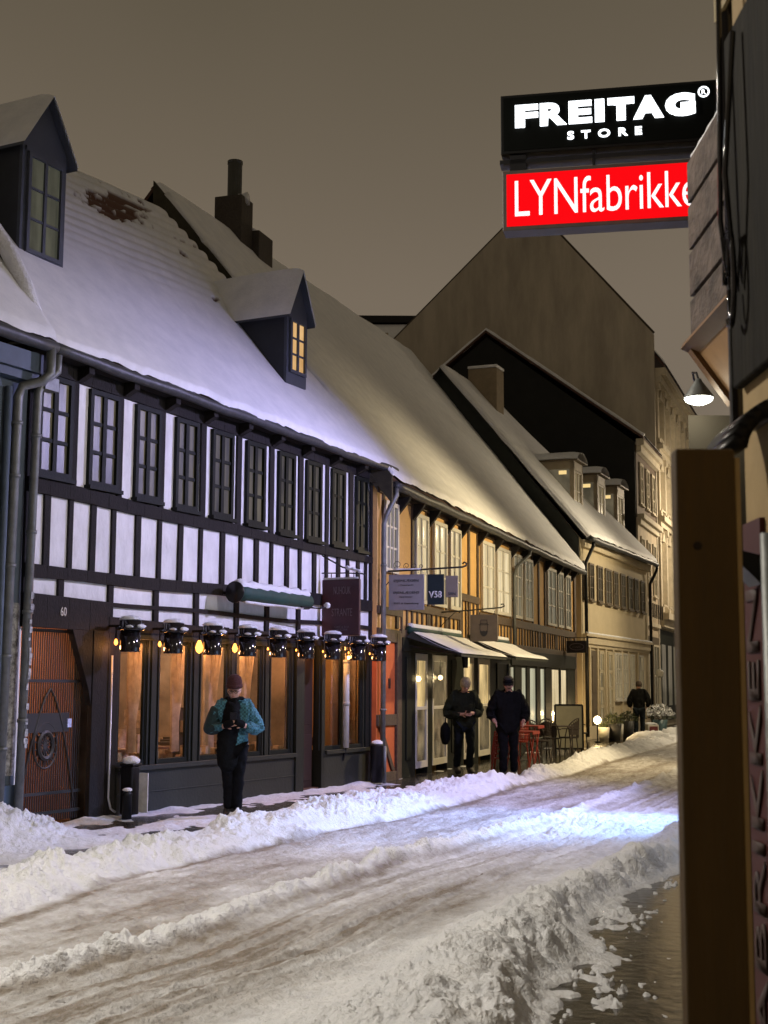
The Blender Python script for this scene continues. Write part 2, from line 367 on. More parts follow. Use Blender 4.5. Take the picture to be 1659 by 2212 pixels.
for s, w in ((1.25, .28), (1.5, .2)): post(t, s, w, 0, 2.3, -.04)
t.hexa([(1.04, -.03, 1.55), (1.1, -.03, 1.35), (1.1, .06, 1.35), (1.04, .06, 1.55), (.72, -.03, 2.26), (1.1, -.03, 2.26), (1.1, .06, 2.26), (.72, .06, 2.26)])
t.box(7.3, 7.36, -.02, .02, 2.6, 2.75)
t.build('timber_frame', TIMB, B, bevel=.006)
# upper windows
PU = glowpane('dim_curtained_pane', (.008, .008, .005), (.10, .085, .045), 1., (8, 8, 1.1), .38, .72, rough=.4)  # weak glow painted on for faint curtains and the reflected house front opposite
for i, (s, w) in enumerate(zip(bays, ww)):
    window(B, s, s+w, z_sill(s)+.05, z_top(s)-.02, SHOPD, PU, 2, 3, .02, .06, .045, dep=.05, sill=True)
# house number
text_mesh('house_number', '60', .105, .105, WPAINT, B, Matrix.Translation((.53, -.048, 2.44)) @ Matrix.Rotation(PI/2, 4, 'X'), bold=.012)
# gate with passage behind
g = MB()
for i in range(30):
    s = -.06+i*.0385; g.bar((s, .10, .04), (s, .10, 2.24), .0115)
for z in (.12, .34, 1.62, 2.2): g.box(-.08, 1.1, .085, .115, z, z+.035)
arch = [(.04+.0, .088, .2)]; arch = [(.5-.46*(1-k/14)**.7 if k < 14 else .5, .08, .25+1.3*(k/14.)**.9) for k in range(15)]
g.tube(arch, .014, 6); g.tube([(1.0-p[0], p[1], p[2]) for p in arch], .014, 6)
g.box(.05, .84, .075, .10, 1.05, 1.27)
for a in range(0, 360, 24):
    g.bar((.45, .09, .9), (.45+.19*math.cos(math.radians(a)), .085, .9+.24*math.sin(math.radians(a))), .012)
g.tube([(.45+.2*math.cos(a*PI/12), .085, .9+.26*math.sin(a*PI/12)) for a in range(25)], .012, 6)
g.tube([(.45+.12*math.cos(a*PI/12), .082, .9+.15*math.sin(a*PI/12)) for a in range(25)], .03, 6)
gt = g.build('gate', IRON, B)
MB().box(.80, .87, .06, .074, 1.10, 1.20).build('door_plate', mat('blue_white_enamel', (.5, .55, .85), .3, .3, 40), gt)
p = MB(); p.box(-.11, -.09, .24, 4.5, 0, 2.5).box(1.10, 1.12, .24, 4.5, 0, 2.5).box(-.09, 1.10, 4.4, 4.5, 0, 2.5).box(-.09, 1.10, .24, 4.4, 2.46, 2.5).build('passage', PASS, B)
ps_ = MB()
for k in range(7): ps_.box(.05+k*.14, .12+k*.14, 2.6, 2.66, 0, 2.2)
ps_.build('passage_fence', DOORB, B)
pb = MB().lathe([(0, -.04), (.04, -.03), (.05, 0), (.03, .05), (0, .07)], (.85, 1.7, 2.3), 10).build('passage_lamp', emis('passage_bulb', (1, .5, .2), 6), B)
pointlight('passage_light', (.8, 1.6, 2.1), (1, .50, .24), 62, .1, B)
# shop front
wins = [(1.63, 2.18), (2.45, 3.10), (3.38, 4.03), (4.24, 4.90), (5.15, 5.72), (6.72, 7.30), (7.38, 7.97)]
f = MB()
edges = [1.60]+[x for w in wins for x in w]+[8.27]
for a, b in ((1.60, 1.63), (2.18, 2.45), (3.10, 3.38), (4.03, 4.24), (4.90, 5.15), (5.72, 6.05), (6.58, 6.72), (7.30, 7.38), (7.97, 8.27)):
    f.box(a, b, -.02, .05, .60, 2.22)
    if b-a > .15:
        c = (a+b)/2; f.box(c-.05, c+.05, -.045, -.02, .5, 2.22).box(a+.01, a+.035, -.04, -.02, .6, 2.22).box(b-.035, b-.01, -.04, -.02, .6, 2.22)
f.box(5.80, 6.03, -.08, .05, 0, 2.24).box(6.60, 6.70, -.06, .1, 0, 2.24)
f.box(1.60, 6.05, -.06, .0, 2.16, 2.225)
f.build('shop_frame', SHOPB, B, bevel=.005)
f = MB(); f.box(1.60, 5.80, -.05, .2, 0, .54).box(6.70, 8.27, -.05, .2, 0, .54).box(1.60, 5.80, -.10, .2, .54, .60).box(6.70, 8.27, -.10, .2, .54, .60)
f.box(1.60, 5.80, -.062, -.05, .26, .275); f.build('plinth', mat('plinth_green_paint', (.011, .013, .008), .6, .2, 3, .15, 20), B, bevel=.005)
for a, b in wins:
    q = MB(); q.box(a+.001, a+.035, -.01, .03, .66, 2.16).box(b-.035, b-.001, -.01, .03, .66, 2.16).box(a+.035, b-.035, -.01, .03, 2.11, 2.16).box(a, b, -.015, .1, .60, .66)
    o = q.build('shop_window', SHOPD, B, bevel=.004); MB().pane(a+.035, b-.035, .66, 2.11, .008).build('pane', GLS, o)
d = MB(); d.box(6.05, 6.58, .10, .15, .05, 2.2); d.box(6.10, 6.53, .085, .10, 1.0, 2.1).box(6.10, 6.53, .085, .10, .15, .85); dd = d.build('door', DOORB, B, bevel=.006)
MB().tube([(6.14, .09, 1.0), (6.14, .04, 1.0), (6.14, .04, 1.18), (6.14, .09, 1.18)], .009, 6).build('handle', LEAD, dd)
MB().box(6.05, 6.58, -.02, .3, 0, .05).build('doorstep', mat('doorstep_tile', (.10, .05, .03), .6, .3, 10), B)
# shop interior
r = MB(); r.box(1.5, 8.2, 3.2, 3.3, 0, 2.5); r.box(1.45, 1.5, .22, 3.3, 0, 2.5).box(8.2, 8.24, .22, 3.3, 0, 2.5).box(6.0, 6.04, .25, 3.2, 0, 2.5); r.box(1.5, 8.2, .22, 3.2, 2.44, 2.5)
r.build('room_wall', PLR, B)
MB().box(1.5, 8.2, .22, 3.2, .30, .36).build('room_floor', PLRF, B)
WB = emis('filament_glow', (1, .36, .06), 5)
for i, (x, y) in enumerate(((2.0, .2), (2.85, .2), (3.8, .25), (4.65, .2), (5.5, .2), (7.1, .2), (7.75, .2), (2.6, 2.2), (4.9, 2.2))):
    o = MB().lathe([(.0, .10), (.05, .09), (.09, 0), (.085, 0), (0, .0)], (x, y, 2.22), 14).build('ceiling_spot', emis('warm_spot%d' % i, (1, .5, .18), 14), B)
    pointlight('spot_light', (x, y, 2.15), (1, .46, .18) if y < 1 else (1, .70, .46), 11 if y < 1 else 44, .06, B)
# tables, chairs' backs and small things just inside the glass
tb = MB()
for i, x in enumerate((1.9, 2.8, 3.75, 5.45, 7.0)):
    tb.lathe([(.02, 0), (.02, .36), (.26, .36), (.26, .39), (0, .39)], (x, .95, .36), 14)
tb.build('cafe_tables', mat('interior_table_wood', (.2, .1, .05), .5, .2, 8), B)
tb = MB()
for i in range(9):
    x = 1.8+i*.75; y = .75+.5*(i % 3)
    tb.box(x-.16, x+.16, y, y+.03, .8, 1.25).box(x-.16, x-.13, y, y+.03, .36, .8).box(x+.13, x+.16, y, y+.03, .36, .8).box(x-.16, x+.16, y, y+.3, .76, .8)
tb.build('cafe_chair_backs', DOORB, B)
dr = MB()
for i, (x, w) in enumerate(((1.75, .14), (3.95, .1), (4.85, .09), (7.9, .12))):
    for k in range(5): dr.tube([(x-w/2+w*k/4, .28+.02*(k % 2), .5), (x-w/2+w*k/4+.02*math.sin(k), .28, 1.4), (x-w/2+w*k/4, .28, 2.4)], .02, 6)
for i, (x, w) in enumerate(((2.5, .5), (3.45, .5), (4.3, .45), (5.2, .4), (6.8, .4))):
    for k in range(7): dr.tube([(x+w*k/7, .5+.03*(k % 2), 2.4), (x+w*k/7*.6, .5, 1.7), (x+w*k/7*.25, .48, 1.1), (x+w*k/7*.3, .48, .7)], .028, 6)
dr.build('curtains', mat('window_curtain', (.5, .38, .26), .9, .3, 8), B)
for i, (x, y, hh) in enumerate(((5.42, .2, .36), (4.62, .22, .24), (6.95, .25, .22))):
    MB().lathe([(.06, 0), (.06, .05), (.085, .05), (.055, hh*.45), (.065, hh*.45), (.035, hh*.75), (.04, hh*.75), (0, hh)], (x, y, .66), 12).build('window_ornament', mat('felt_ornament%d' % i, (.06, .05, .04), .9, .3, 20), B)
cr_ = MB()
for i in range(16):
    x = 1.7+random.random()*4.2; cr_.box(x-.06, x+.06, .2, .3, .66, .66+random.uniform(.03, .12))
for i in range(30):
    x = 1.6+random.random()*6.4; z = .5+random.random()*.5; y = random.uniform(.5, 2.6); cr_.box(x-.09, x+.09, y, y+.1, z, z+random.uniform(.05, .3))
cr_.build('window_sill_goods', mat('sill_goods', (.5, .36, .25), .8, .5, 12), B)
pic = MB()
for x, z, w, h in ((2.1, 1.2, .5, .5), (3.2, 1.35, .4, .6), (4.2, 1.1, .7, .5), (5.1, 1.5, .3, .4), (6.9, 1.3, .5, .4), (7.7, 1.25, .3, .6)): pic.box(x, x+w, 3.16, 3.2, z, z+h)
pic.build('pictures', mat('picture_print', (.5, .4, .28), .8, .8, 3), B)
# gutter, roof
def gutter(name, parent, s0, s1, z0, z1, y, r=.065, n=22, m=LEADD, wob=.008, under=True):
    b = MB(); pts = []; rs = []
    for i in range(n+1):
        a = i/n; pts.append((s0+(s1-s0)*a, y, z0+(z1-z0)*a+wob*math.sin(i*1.3))); rs.append(r*(1.12 if i % 3 == 0 else 1))
    b.tube(pts, rs, 10)
    for i in range(1, n, 3):
        x, yy, z = pts[i]; b.bar((x, yy+.02, z-.02), (x, .05, z+.01), .02)
    return b.build(name, m, parent, True)
gutter('gutter', B, -.1, 8.72, 5.44, 5.24, -.25)
sf = MB(); sf.slab(-.12, 8.7, -.24, .05, 5.40, 5.20, 5.46, 5.26); sf.build('eave_board', TIMB, B)
for i in range(10):
    s = .72+i*.88; MB().hexa([(s-.05, -.2, 5.3-.02*s), (s+.05, -.2, 5.3-.02*s), (s+.05, -.035, 5.22-.02*s), (s-.05, -.035, 5.22-.02*s), (s-.05, -.2, 5.4-.02*s), (s+.05, -.2, 5.4-.02*s), (s+.05, -.035, 5.4-.02*s), (s-.05, -.035, 5.4-.02*s)]).build('rafter_end', TIMB, B)
E00 = (-.18, -.23, 5.48); E10 = (8.50, -.28, 5.24); E01 = (-.18, 2.86, 9.16); E11 = (6.88, 3.55, 9.86)
rf = MB(); off = Vector((0, -.766, .643))*-.09
rf.hexa([tuple(Vector(q)+off) for q in (E00, E10, E11, E01)]+[tuple(Vector(q)-off*.15) for q in (E00, E10, E11, E01)])
rf.hexa([(E01[0], E01[1], E01[2]-.1), (E11[0], E11[1], E11[2]-.1), (7.5, 7.9, 5.4), (-.18, 7.5, 5.4), E01, E11, (7.5, 7.9, 5.5), (-.18, 7.5, 5.5)])
rfo = rf.build('roof', TILE, B)
def ripB(U, V, L, H):
    am = np.clip((V-2.2)/1.6, 0, 1)*np.clip((4.95-V)/.3, 0.3, 1)*(.4+.9*fbm(U*.8, V*.8, 2, 5))
    r = .046*am*np.abs(np.sin(PI*V/.21+.5*fbm(U*.5, V*.5, 2, 9)))
    return r-.05*bareB(U, V)
def bareB(U, V):
    n = fbm(U*5.5, V*13, 4, 21); e1 = np.exp(-(((U-5.7)/1.5)**2+((V-(4.1+.16*(U-5.7)))/.36)**2)**2)
    e2 = np.exp(-(((U-6.9)/.9)**2+((V-4.5)/.10)**2)**2)*.8
    e3 = np.exp(-(((U-7.3)/.25)**2+((V-3.6)/.08)**2)**2)*.7+np.exp(-(((U-7.0)/.3)**2+((V-2.7-.3*(U-7.))/.05)**2)**2)
    e4 = (np.exp(-((V-4.72+.03*(U-6))/.035)**2)+.8*np.exp(-((V-4.0)/.03)**2)*(U > 6.9))*(vn(U*8, V*3, 33) > .66)*(U > 4.2)*2.2
    return np.clip(((e1+e2+e3+e4)*1.15-n*1.38-.02)*6, 0, 1)
roof_patch('snow', rfo, E00, E10, E01, E11, 260, 200, .10, ripB, bareB)
def edge_snow(name, parent, pts, r=.05, flat=.6, m=None):
    b = MB(); b.tube(pts, [r*(.8+.4*random.random()) for _ in pts], 8); return b.build(name, m or SNOW, parent, True)

def dormer(parent, s0, s1, yf, zb, ze, za, depth, mfront, mcheek, pane, ov=.10, yslope=1.19, cols=2, rows=3, snow=.07):
    """gabled dormer on a roof slope; s0..s1 front, yf its depth, zb foot, ze eave, za apex"""
    o = MB(); c = (s0+s1)/2
    o.prism([(s0, yf, zb-.12), (s1, yf, zb-.12), (s1, yf, ze), (c, yf, za-.02), (s0, yf, ze)], (0, .05, 0))
    dm = o.build('dormer', mfront, parent)
    ck = MB()
    for s, e_ in ((s0+.001, .03), (s1-.031, .03)):
        yb = yf+(ze-zb)/yslope+.25
        ck.prism([(s, yf+.05, zb-.2), (s, yf+.05, ze), (s, yb, ze), ], (e_, 0, 0))
    ck.build('dormer_cheek', mcheek, dm)
    yb = yf+(za-zb)/yslope+.35
    rr = MB()
    for a, b_ in ((s0-ov, c), (s1+ov, c)):
        k = (za-ze)/(c-s0); ez = ze-k*ov
        rr.hexa([(a, yf-ov, ez), (b_, yf-ov, za), (b_, yb, za), (a, yb, ez), (a, yf-ov, ez+.04), (b_, yf-ov, za+.04), (b_, yb, za+.04), (a, yb, ez+.04)])
    rr.build('dormer_roof', mfront, dm)
    k = (za-ze)/(c-s0); ez = ze-k*ov
    for a in (s0-ov, s1+ov):
        n = 24; us = np.linspace(0, 1, 20)[:, None]; vs_ = np.linspace(0, 1, 14)[None, :]
        P = np.zeros((20, 14, 3)); P[..., 1] = (yf-ov-.02)+(yb-yf+ov)*us; P[..., 0] = a+(c-a)*vs_; P[..., 2] = ez+.04+(za-ez)*vs_
        hh = snow*np.clip(vs_*6, 0, 1)**.5*np.clip(us*9, 0, 1)**.5*(.8+.4*vn(P[..., 1]*3, P[..., 0]*3))
        P[..., 2] += hh
        grid_mesh('dormer_snow', P, RSNOW, dm, 'bare', np.zeros((20, 14)))
    w = s1-s0
    MB().box(s0+.04, s1-.04, yf-.03, yf, ze-.16, ze-.10).build('dormer_lintel', mfront, dm)
    wo_ = window(dm, s0+.10*w, s1-.10*w, zb+.06, ze-.17, mfront, pane, cols, rows, yf-.001, .05, .03, dep=.045)
    return dm
PD = glowpane('grey_curtained_pane', (.02, .022, .015), (.085, .085, .06), 1., (7, 7, 1), .3, .75)
PLIT = glowpane('warm_lit_pane', (.55, .30, .10), (.80, .50, .22), 1., (3, 3, 1.5), .3, .7)
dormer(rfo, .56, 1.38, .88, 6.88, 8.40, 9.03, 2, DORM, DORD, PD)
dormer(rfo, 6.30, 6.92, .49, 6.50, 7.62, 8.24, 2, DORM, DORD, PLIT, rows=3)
# downpipes in the gap beside house 60
def downpipe(parent, pts, r=.045, m=LEAD, name='downpipe', clips=()):
    b = MB(); b.tube(pts, r, 10)
    for z in clips:
        for i in range(len(pts)-1):
            a, c = pts[i], pts[i+1]
            if min(a[2], c[2]) <= z <= max(a[2], c[2]) and abs(a[2]-c[2]) > .5:
                t_ = (z-a[2])/(c[2]-a[2]); q = lerp(a, c, t_); b.lathe([(r*1.25, -.02), (r*1.25, .02)], q, 10)
    return b.build(name, m, parent, True)
downpipe(B, [(.08, -.22, 5.42), (.08, -.22, 5.18), (-.08, -.14, 5.02), (-.12, -.12, 4.9), (-.19, -.12, .05)], .05, LEAD, clips=(4.4, 3.3, 2.4, 1.2))
MB().box(-.09, .14, -.2, -.05, 4.95, 5.1).build('hopper_box', LEAD, B)
downpipe(B, [(1.42, -.075, 1.95), (1.42, -.075, .25), (1.44, -.10, .12), (1.46, -.16, .08)], .014, mat('galvanised_conduit', (.4, .4, .42), .4, .1, 6, metal=.5), 'conduit')
STK = mat('sticker_paper', (.40, .41, .42), .6, .6, 30)
for k in range(22):
    z = .7+random.random()*1.9; a = -.19+.07*(z-.05)/4.85+random.uniform(-.03, .0)
    MB().box(a, a+random.uniform(.03, .05), -.179, -.174, z, z+random.uniform(.03, .08)).build('sticker', STK, B)

# ------------------------------------------------------------------ blue-grey house at the left edge
A = empty('blue_grey_house', w2(OA, RB, -.18, 0), RB, 'blue grey rendered house cut off by the left edge, with green downpipes', 'house')
BLUW = mat('blue_grey_render', (.085, .115, .15), .8, .15, 3, .2, 16)
MB().box(-5, 0, -.02, 7.5, 0, 5.35).build('wall', BLUW, A)
c_ = MB(); c_.box(-5, .02, -.16, -.02, 5.0, 5.1).box(-5, .02, -.22, -.02, 5.1, 5.32).box(-5, 0, -.06, -.02, 0, .5); c_.build('cornice', mat('blue_grey_trim', (.05, .075, .11), .6, .2, 4), A)
pp = MB().box(-.24, 0, -.025, -.02, .6, 2.5).build('poster_layer', mat('poster_scraps', (.30, .32, .32), .7, .9, 16, col2=(.62, .62, .6)), A)
gutter('gutter', A, -5, .10, 5.42, 5.42, -.32, .07, 14, LEADD)
downpipe(A, [(.02, -.33, 5.40), (.02, -.33, 5.10), (-.05, -.28, 5.0), (-.2, -.12, 4.93), (-.24, -.10, 4.8), (-.30, -.10, .05)], .055, LEAD, clips=(4.5, 3.9, 2.9, 1.9, .9))
downpipe(A, [(-.36, -.07, 4.9), (-.36, -.07, .05)], .04, BLUW, 'narrow_pipe')
ra = MB(); ra.hexa([(-5, -.3, 5.36), (.12, -.3, 5.36), (.12, 3.2, 9.6), (-5, 3.2, 9.6), (-5, -.3, 5.44), (.12, -.3, 5.44), (.12, 3.2, 9.68), (-5, 3.2, 9.68)])
rao = ra.build('roof', TILE, A)
roof_patch('snow', rao, (-5, -.32, 5.46), (.13, -.32, 5.46), (-5, 3.2, 9.7), (.13, 3.2, 9.7), 80, 60, .09)
# raised curved verge between the two roofs
vg = MB(); prof = []
for i in range(13):
    v = i/12; y = -.1+3.2*v; z = 5.62+3.85*v; hgt = .42*min(1, (v*5)**.6); prof.append((y, z, hgt))
for i in range(12):
    (y0, z0, h0), (y1, z1, h1) = prof[i], prof[i+1]
    vg.hexa([(.02, y0, z0-.1), (.14, y0, z0-.1), (.14, y1, z1-.1), (.02, y1, z1-.1), (.02, y0, z0+h0), (.14, y0, z0+h0), (.14, y1, z1+h1), (.02, y1, z1+h1)])
vg.build('verge_board', mat('dark_green_verge', (.03, .034, .022), .7, .3, 6), rao)
MB().tube([(.08, y, z+h+.02) for y, z, h in prof], [.09+.015*math.sin(i) for i in range(13)], 8).build('verge_snow', SNOW, rao, True)
# ------------------------------------------------------------------ OCHRE HOUSE
Ch = empty('ochre_timber_house', (*OC, 0), RC, 'long ochre plastered timber framed house with tall white windows and two snowy awnings', 'house')
CL = 18.
mb = MB(); mb.box(.0, CL, .02, .24, 2.45, 5.05).box(-.3, 0, .02, .24, 2.4, 5.05).box(-.3, CL-.02, .24, 8, 2.6, 5.05).box(-.3, -.05, .24, 8, 0, 2.6).box(CL-.25, CL-.02, .24, 8, 0, 2.6)
mb.build('wall', PLY, Ch)
o = MB(); o.box(-.3, .72, .02, .24, .1, 2.40); o.build('orange_wall_panel', PLO, Ch)
MB().box(.34, .42, 0, .02, 1.55, 1.72).build('meter_box', DOORB, Ch)
t = MB()
hb = lambda z0, z1, s0, s1, oo=-.02: t.slab(s0, s1, oo, .03, z0, z0-.01, z1, z1-.01)
hb(4.84, 5.05, -.3, CL, -.03); hb(2.44, 2.58, .95, CL, -.03)
hb(2.34, 2.56, -.3, .95); hb(.93, 1.12, -.3, .72); hb(0, .16, -.3, .72); hb(2.80, 2.93, -.3, 1.0)
hb(2.93, 3.07, .7, 4.95, -.03); hb(3.33, 3.48, 4.97, 6.5, -.03); hb(2.98, 3.16, 6.5, 18, -.03)
t.hexa([(.66, -.012, .16), (.50, -.012, .16), (.50, .03, .16), (.66, .03, .16), (-.05, -.012, .93), (-.22, -.012, .93), (-.22, .03, .93), (-.05, .03, .93)])
upw = [(-.02, .72, 3.52), (1.77, 2.58, 3.10), (2.95, 3.86, 3.10), (4.10, 4.92, 3.10), (6.70, 7.82, 3.20), (8.05, 9.42, 3.20), (9.75, 10.68, 3.20), (10.98, 11.9, 3.20), (13.75, 14.95, 3.2), (15.2, 16.0, 3.2), (16.3, 17.1, 3.2)]
for s in (.78, 1.68, 2.72, 3.98, 5.0, 5.7, 6.45, 7.92, 9.55, 10.8, 12.05, 12.8, 13.6, 15.08, 16.15, 17.25): post(t, s, .13, 2.58 if s > 2 or s < 1 else 3.07, 4.85, -.014)
for k in range(54):
    s = 1.05+k*.315
    if s < CL-.1: post(t, s, .075, 2.57, 2.95 if s < 4.95 else (3.34 if s < 6.5 else 3.0), -.010)
post(t, .0, .1, 2.5, 4.9, -.01); post(t, 17.85, .3, 0, 4.95, -.03); post(t, .84, .26, 0, 2.5, -.03)
t.build('timber_frame', TIMY, Ch, bevel=.008)
for s in (.78, 1.68, 2.72, 3.98, 5.0, 6.45, 7.92, 9.55, 10.8, 12.05, 13.6, 15.08, 16.15, 17.25):
    MB().prism([(s-.05, -.02, 4.88), (s-.05, -.24, 4.88), (s-.05, -.20, 4.80), (s-.05, -.05, 4.62), (s-.05, -.02, 4.58)], (.1, 0, 0)).build('eave_bracket', TIMB, Ch)
PC1 = glowpane('pale_curtain_pane', (.42, .31, .15), (1, .82, .50), .9, (9, 9, .6), .3, .7)  # glow put into the pane for pale curtains that only reflect light
PC2 = glowpane('dim_curtain_pane', (.05, .045, .03), (.22, .20, .14), 1., (9, 9, .6), .3, .7)
for i, (a, b, z0) in enumerate(upw):
    window(Ch, a, b, z0, 4.74, WPAINT, PC1 if i in (1, 2, 3, 4, 5) else PC2, 3 if i == 0 else 2, 3, 0., .07, .035, dep=.05)
# shop fronts of the ochre house
f = MB(); f.box(.97, 1.80, -.02, .2, 0, 2.44).box(2.56, 2.88, -.02, .2, 0, 2.44).box(3.90, 5.15, -.02, .2, 0, 2.44).box(5.98, 6.35, -.02, .2, 0, 2.44).box(7.38, 9.4, -.02, .2, 0, 2.44)
f.box(.97, 9.4, -.05, .2, 2.20, 2.44)
for a, b in ((9.88, 10.6), (11.2, 11.55), (12.35, 12.8), (13.45, 14.3), (15.4, 15.6), (16.5, 17.7)): f.box(a, b, -.02, .2, 0, 2.44)
f.box(9.4, 17.7, -.06, .2, 2.08, 2.44).box(9.4, 17.7, -.04, .2, 0, .62)
f.box(1.2, 1.5, -.045, -.02, .3, 2.1).box(4.2, 4.8, -.045, -.02, .3, 2.1).box(8.0, 9.2, -.045, -.02, .3, 2.1)
f.build('shop_frame', SHOPD, Ch, bevel=.006)
PSH = glowpane('lit_cafe_pane', (.14, .10, .04), (.85, .60, .26), 1.25, (2.2, 2.2, .9), .34, .68)
PSD = glowpane('dim_cafe_pane', (.02, .016, .01), (.26, .19, .10), 1., (3, 3, 2), .35, .75)
PCU = glowpane('white_curtain_pane', (.16, .15, .09), (.62, .60, .42), 1., (12, 12, .3), .3, .7)
for i, (a, b) in enumerate(((1.80, 2.56), (2.88, 3.90), (5.15, 5.98), (6.35, 7.38))):
    o = MB(); 
    for (x0, x1, z0, z1) in ((a, a+.09, .12, 2.18), (b-.09, b, .12, 2.18), (a+.09, b-.09, 2.05, 2.18), (a+.09, b-.09, 1.16, 1.22), (a+.09, b-.09, .12, .24)): o.box(x0, x1, -.03, .04, z0, z1)
    o = o.build('shop_window', WPAINT, Ch, bevel=.006)
    MB().box(a+.09, b-.09, .0, .01, 1.22, 2.05).build('pane', PSH if i != 1 else PSD, o)
    MB().box(a+.09, b-.09, .0, .01, .24, 1.16).build('pane', PSD, o)
for i, (a, b) in enumerate(((9.4, 9.88), (10.6, 11.2), (11.55, 12.35), (12.8, 13.45), (14.3, 15.4), (15.6, 16.5))):
    o = MB()
    for (x0, x1, z0, z1) in ((a, a+.05, .62, 2.08), (b-.05, b, .62, 2.08), (a+.05, b-.05, 2.03, 2.08)): o.box(x0, x1, -.01, .04, z0, z1)
    o = o.build('shop_window', SHOPD, Ch)
    MB().box(a+.05, b-.05, .01, .02, .62, 2.03).build('pane', PCU if i < 4 else PC1, o)
gutter('gutter', Ch, -.15, 18.2, 4.96, 4.92, -.25, .07, 40, LEADD)
MB().slab(-.3, 18.2, -.24, .05, 4.93, 4.9, 4.99, 4.96).build('eave_board', TIMB, Ch)
downpipe(Ch, [(-.12, -.26, 4.92), (-.12, -.26, 4.8), (-.22, -.12, 4.45), (-.24, -.08, 4.3), (-.24, -.08, .05)], .045, LEAD, clips=(3.6, 2.3, 1.2))
downpipe(Ch, [(10.6, -.26, 4.92), (10.5, -.26, 4.75), (9.75, -.1, 4.4), (9.6, -.08, 4.2), (9.6, -.08, 2.4)], .04, LEAD, clips=(3.6,))
downpipe(Ch, [(9.0, -.06, 2.1), (9.0, -.06, .1)], .04, LEAD, 'lower_downpipe')
F00 = (-.30, -.25, 5.05); F10 = (18.3, -.25, 4.97); F01 = (-.45, 4.30, 10.66); F11 = (19.5, 5.60, 12.3)
rf = MB(); off = Vector((0, -.777, .63))*-.10
rf.hexa([tuple(Vector(q)+off) for q in (F00, F10, F11, F01)]+[tuple(Vector(q)-off*.1) for q in (F00, F10, F11, F01)])
rf.hexa([(F01[0], F01[1], F01[2]-.1), (F11[0], F11[1], F11[2]-.1), (19.5, 10.5, 5), (-.3, 9, 5), F01, F11, (19.5, 10.5, 5.1), (-.3, 9, 5.1)])
rfo = rf.build('roof', TILE, Ch)
roof_patch('snow', rfo, F00, F10, F01, F11, 200, 120, .11, lambda U, V, L, H: .006*np.sin(V*18)*fbm(U*.5, V, 2))
# its near verge stands above the roof of house 60: stepped dark boards with a snow crest
vb = MB(); cr2 = []; n = 18
for i in range(n):
    a = i/n; b = (i+1)/n; p = lerp(F00, F01, a); q = lerp(F00, F01, b); w = .30+.06*(i % 2)+.30*a
    vb.hexa([(p[0]-.05, p[1], p[2]-w-.12), (p[0]+.02, p[1], p[2]-w-.12), (q[0]+.02, q[1], q[2]-w-.12), (q[0]-.05, q[1], q[2]-w-.12), (p[0]-.05, p[1], p[2]+.06), (p[0]+.02, p[1], p[2]+.06), (q[0]+.02, q[1], q[2]+.06), (q[0]-.05, q[1], q[2]+.06)])
    cr2.append((p[0], p[1], p[2]+.08+.02*(i % 2)))
vb.prism([(-.40, .0, 5.0), (-.40, 4.30, 10.35), (-.40, 8.2, 5.2)], (.12, 0, 0))
vb.build('verge_board', mat('verge_timber', (.035, .030, .016), .8, .4, 9), rfo)
MB().tube(cr2, [.035+.015*((i*7) % 3) for i in range(n)], 8).build('verge_snow', SNOW, rfo, True)
cb = MB(); cb.box(3.15, 3.75, 4.2, 4.82, 9.6, 11.75).box(3.75, 4.5, 4.05, 4.5, 9.4, 11.15); chm = cb.build('chimney', BRICK, rfo, bevel=.02)
MB().lathe([(.155, 0), (.155, .78), (.165, .78), (.165, .84), (.1, .84)], (3.45, 4.5, 11.75), 14).build('flue', mat('flue_metal', (.05, .05, .04), .6, .2, 5), chm)
edge_snow('chimney_snow', chm, [(3.45, 4.2+.06*i, 11.74) for i in range(11)], .13); edge_snow('chimney_snow', chm, [(3.8+.07*i, 4.28, 11.14) for i in range(11)], .13)

# ------------------------------------------------------------------ CREAM HOUSE with three glazed dormers
D = empty('cream_house', (*OD, 0), RD, 'cream plastered house with three glazed dormers in its snowy roof', 'house')
DL = 9.6
wall = MB(); wall.box(-.15, DL, .02, .25, 0, 6.0).box(-.15, DL-.02, .25, 8.6, 0, 6.0)
wall.prism([(-.22, 0, 0), (-.22, 8.8, 0), (-.22, 8.8, 6.0), (-.22, 4.4, 11.55), (-.22, 0, 6.0)], (.07, 0, 0))
wall.build('wall', [PLC], D)
gb = MB(); gb.prism([(-.26, .05, 4.9), (-.26, 8.6, 4.9), (-.26, 8.6, 6.0), (-.26, 4.4, 11.6), (-.26, .05, 6.05)], (.035, 0, 0)); gb.build('gable_boarding', mat('gable_slate', (.022, .026, .022), .8, .2, 4), D)
t = MB(); t.box(-.15, DL, -.16, .02, 3.08, 3.16).box(-.15, DL, -.10, .02, 2.86, 3.08).box(-.15, DL, -.05, .02, 2.76, 2.86).box(-.15, DL, -.06, .02, 0, .4)
t.box(-.15, DL, -.12, .02, 5.75, 5.98)
for s in (.05, .65, 1.62, 2.72, 3.76, 5.02, 6.02, 7.5): t.box(s-.07, s+.07, -.05, .02, .4, 2.76)
t.build('cornice', mat('cream_stone_trim', (.50, .43, .30), .8, .1, 3), D, bevel=.01)
edge_snow('cornice_snow', D, [(-.1+.3*i, -.12, 3.18) for i in range(33)], .035)
PD1 = glowpane('dark_street_pane', (.01, .009, .006), (.10, .085, .05), 1., (6, 6, 1), .35, .75)
PD2 = glowpane('warm_office_pane', (.03, .025, .015), (.35, .27, .14), 1., (6, 6, 1), .35, .75)
TRM = mat('brown_window_paint', (.10, .075, .045), .6, .2, 4)
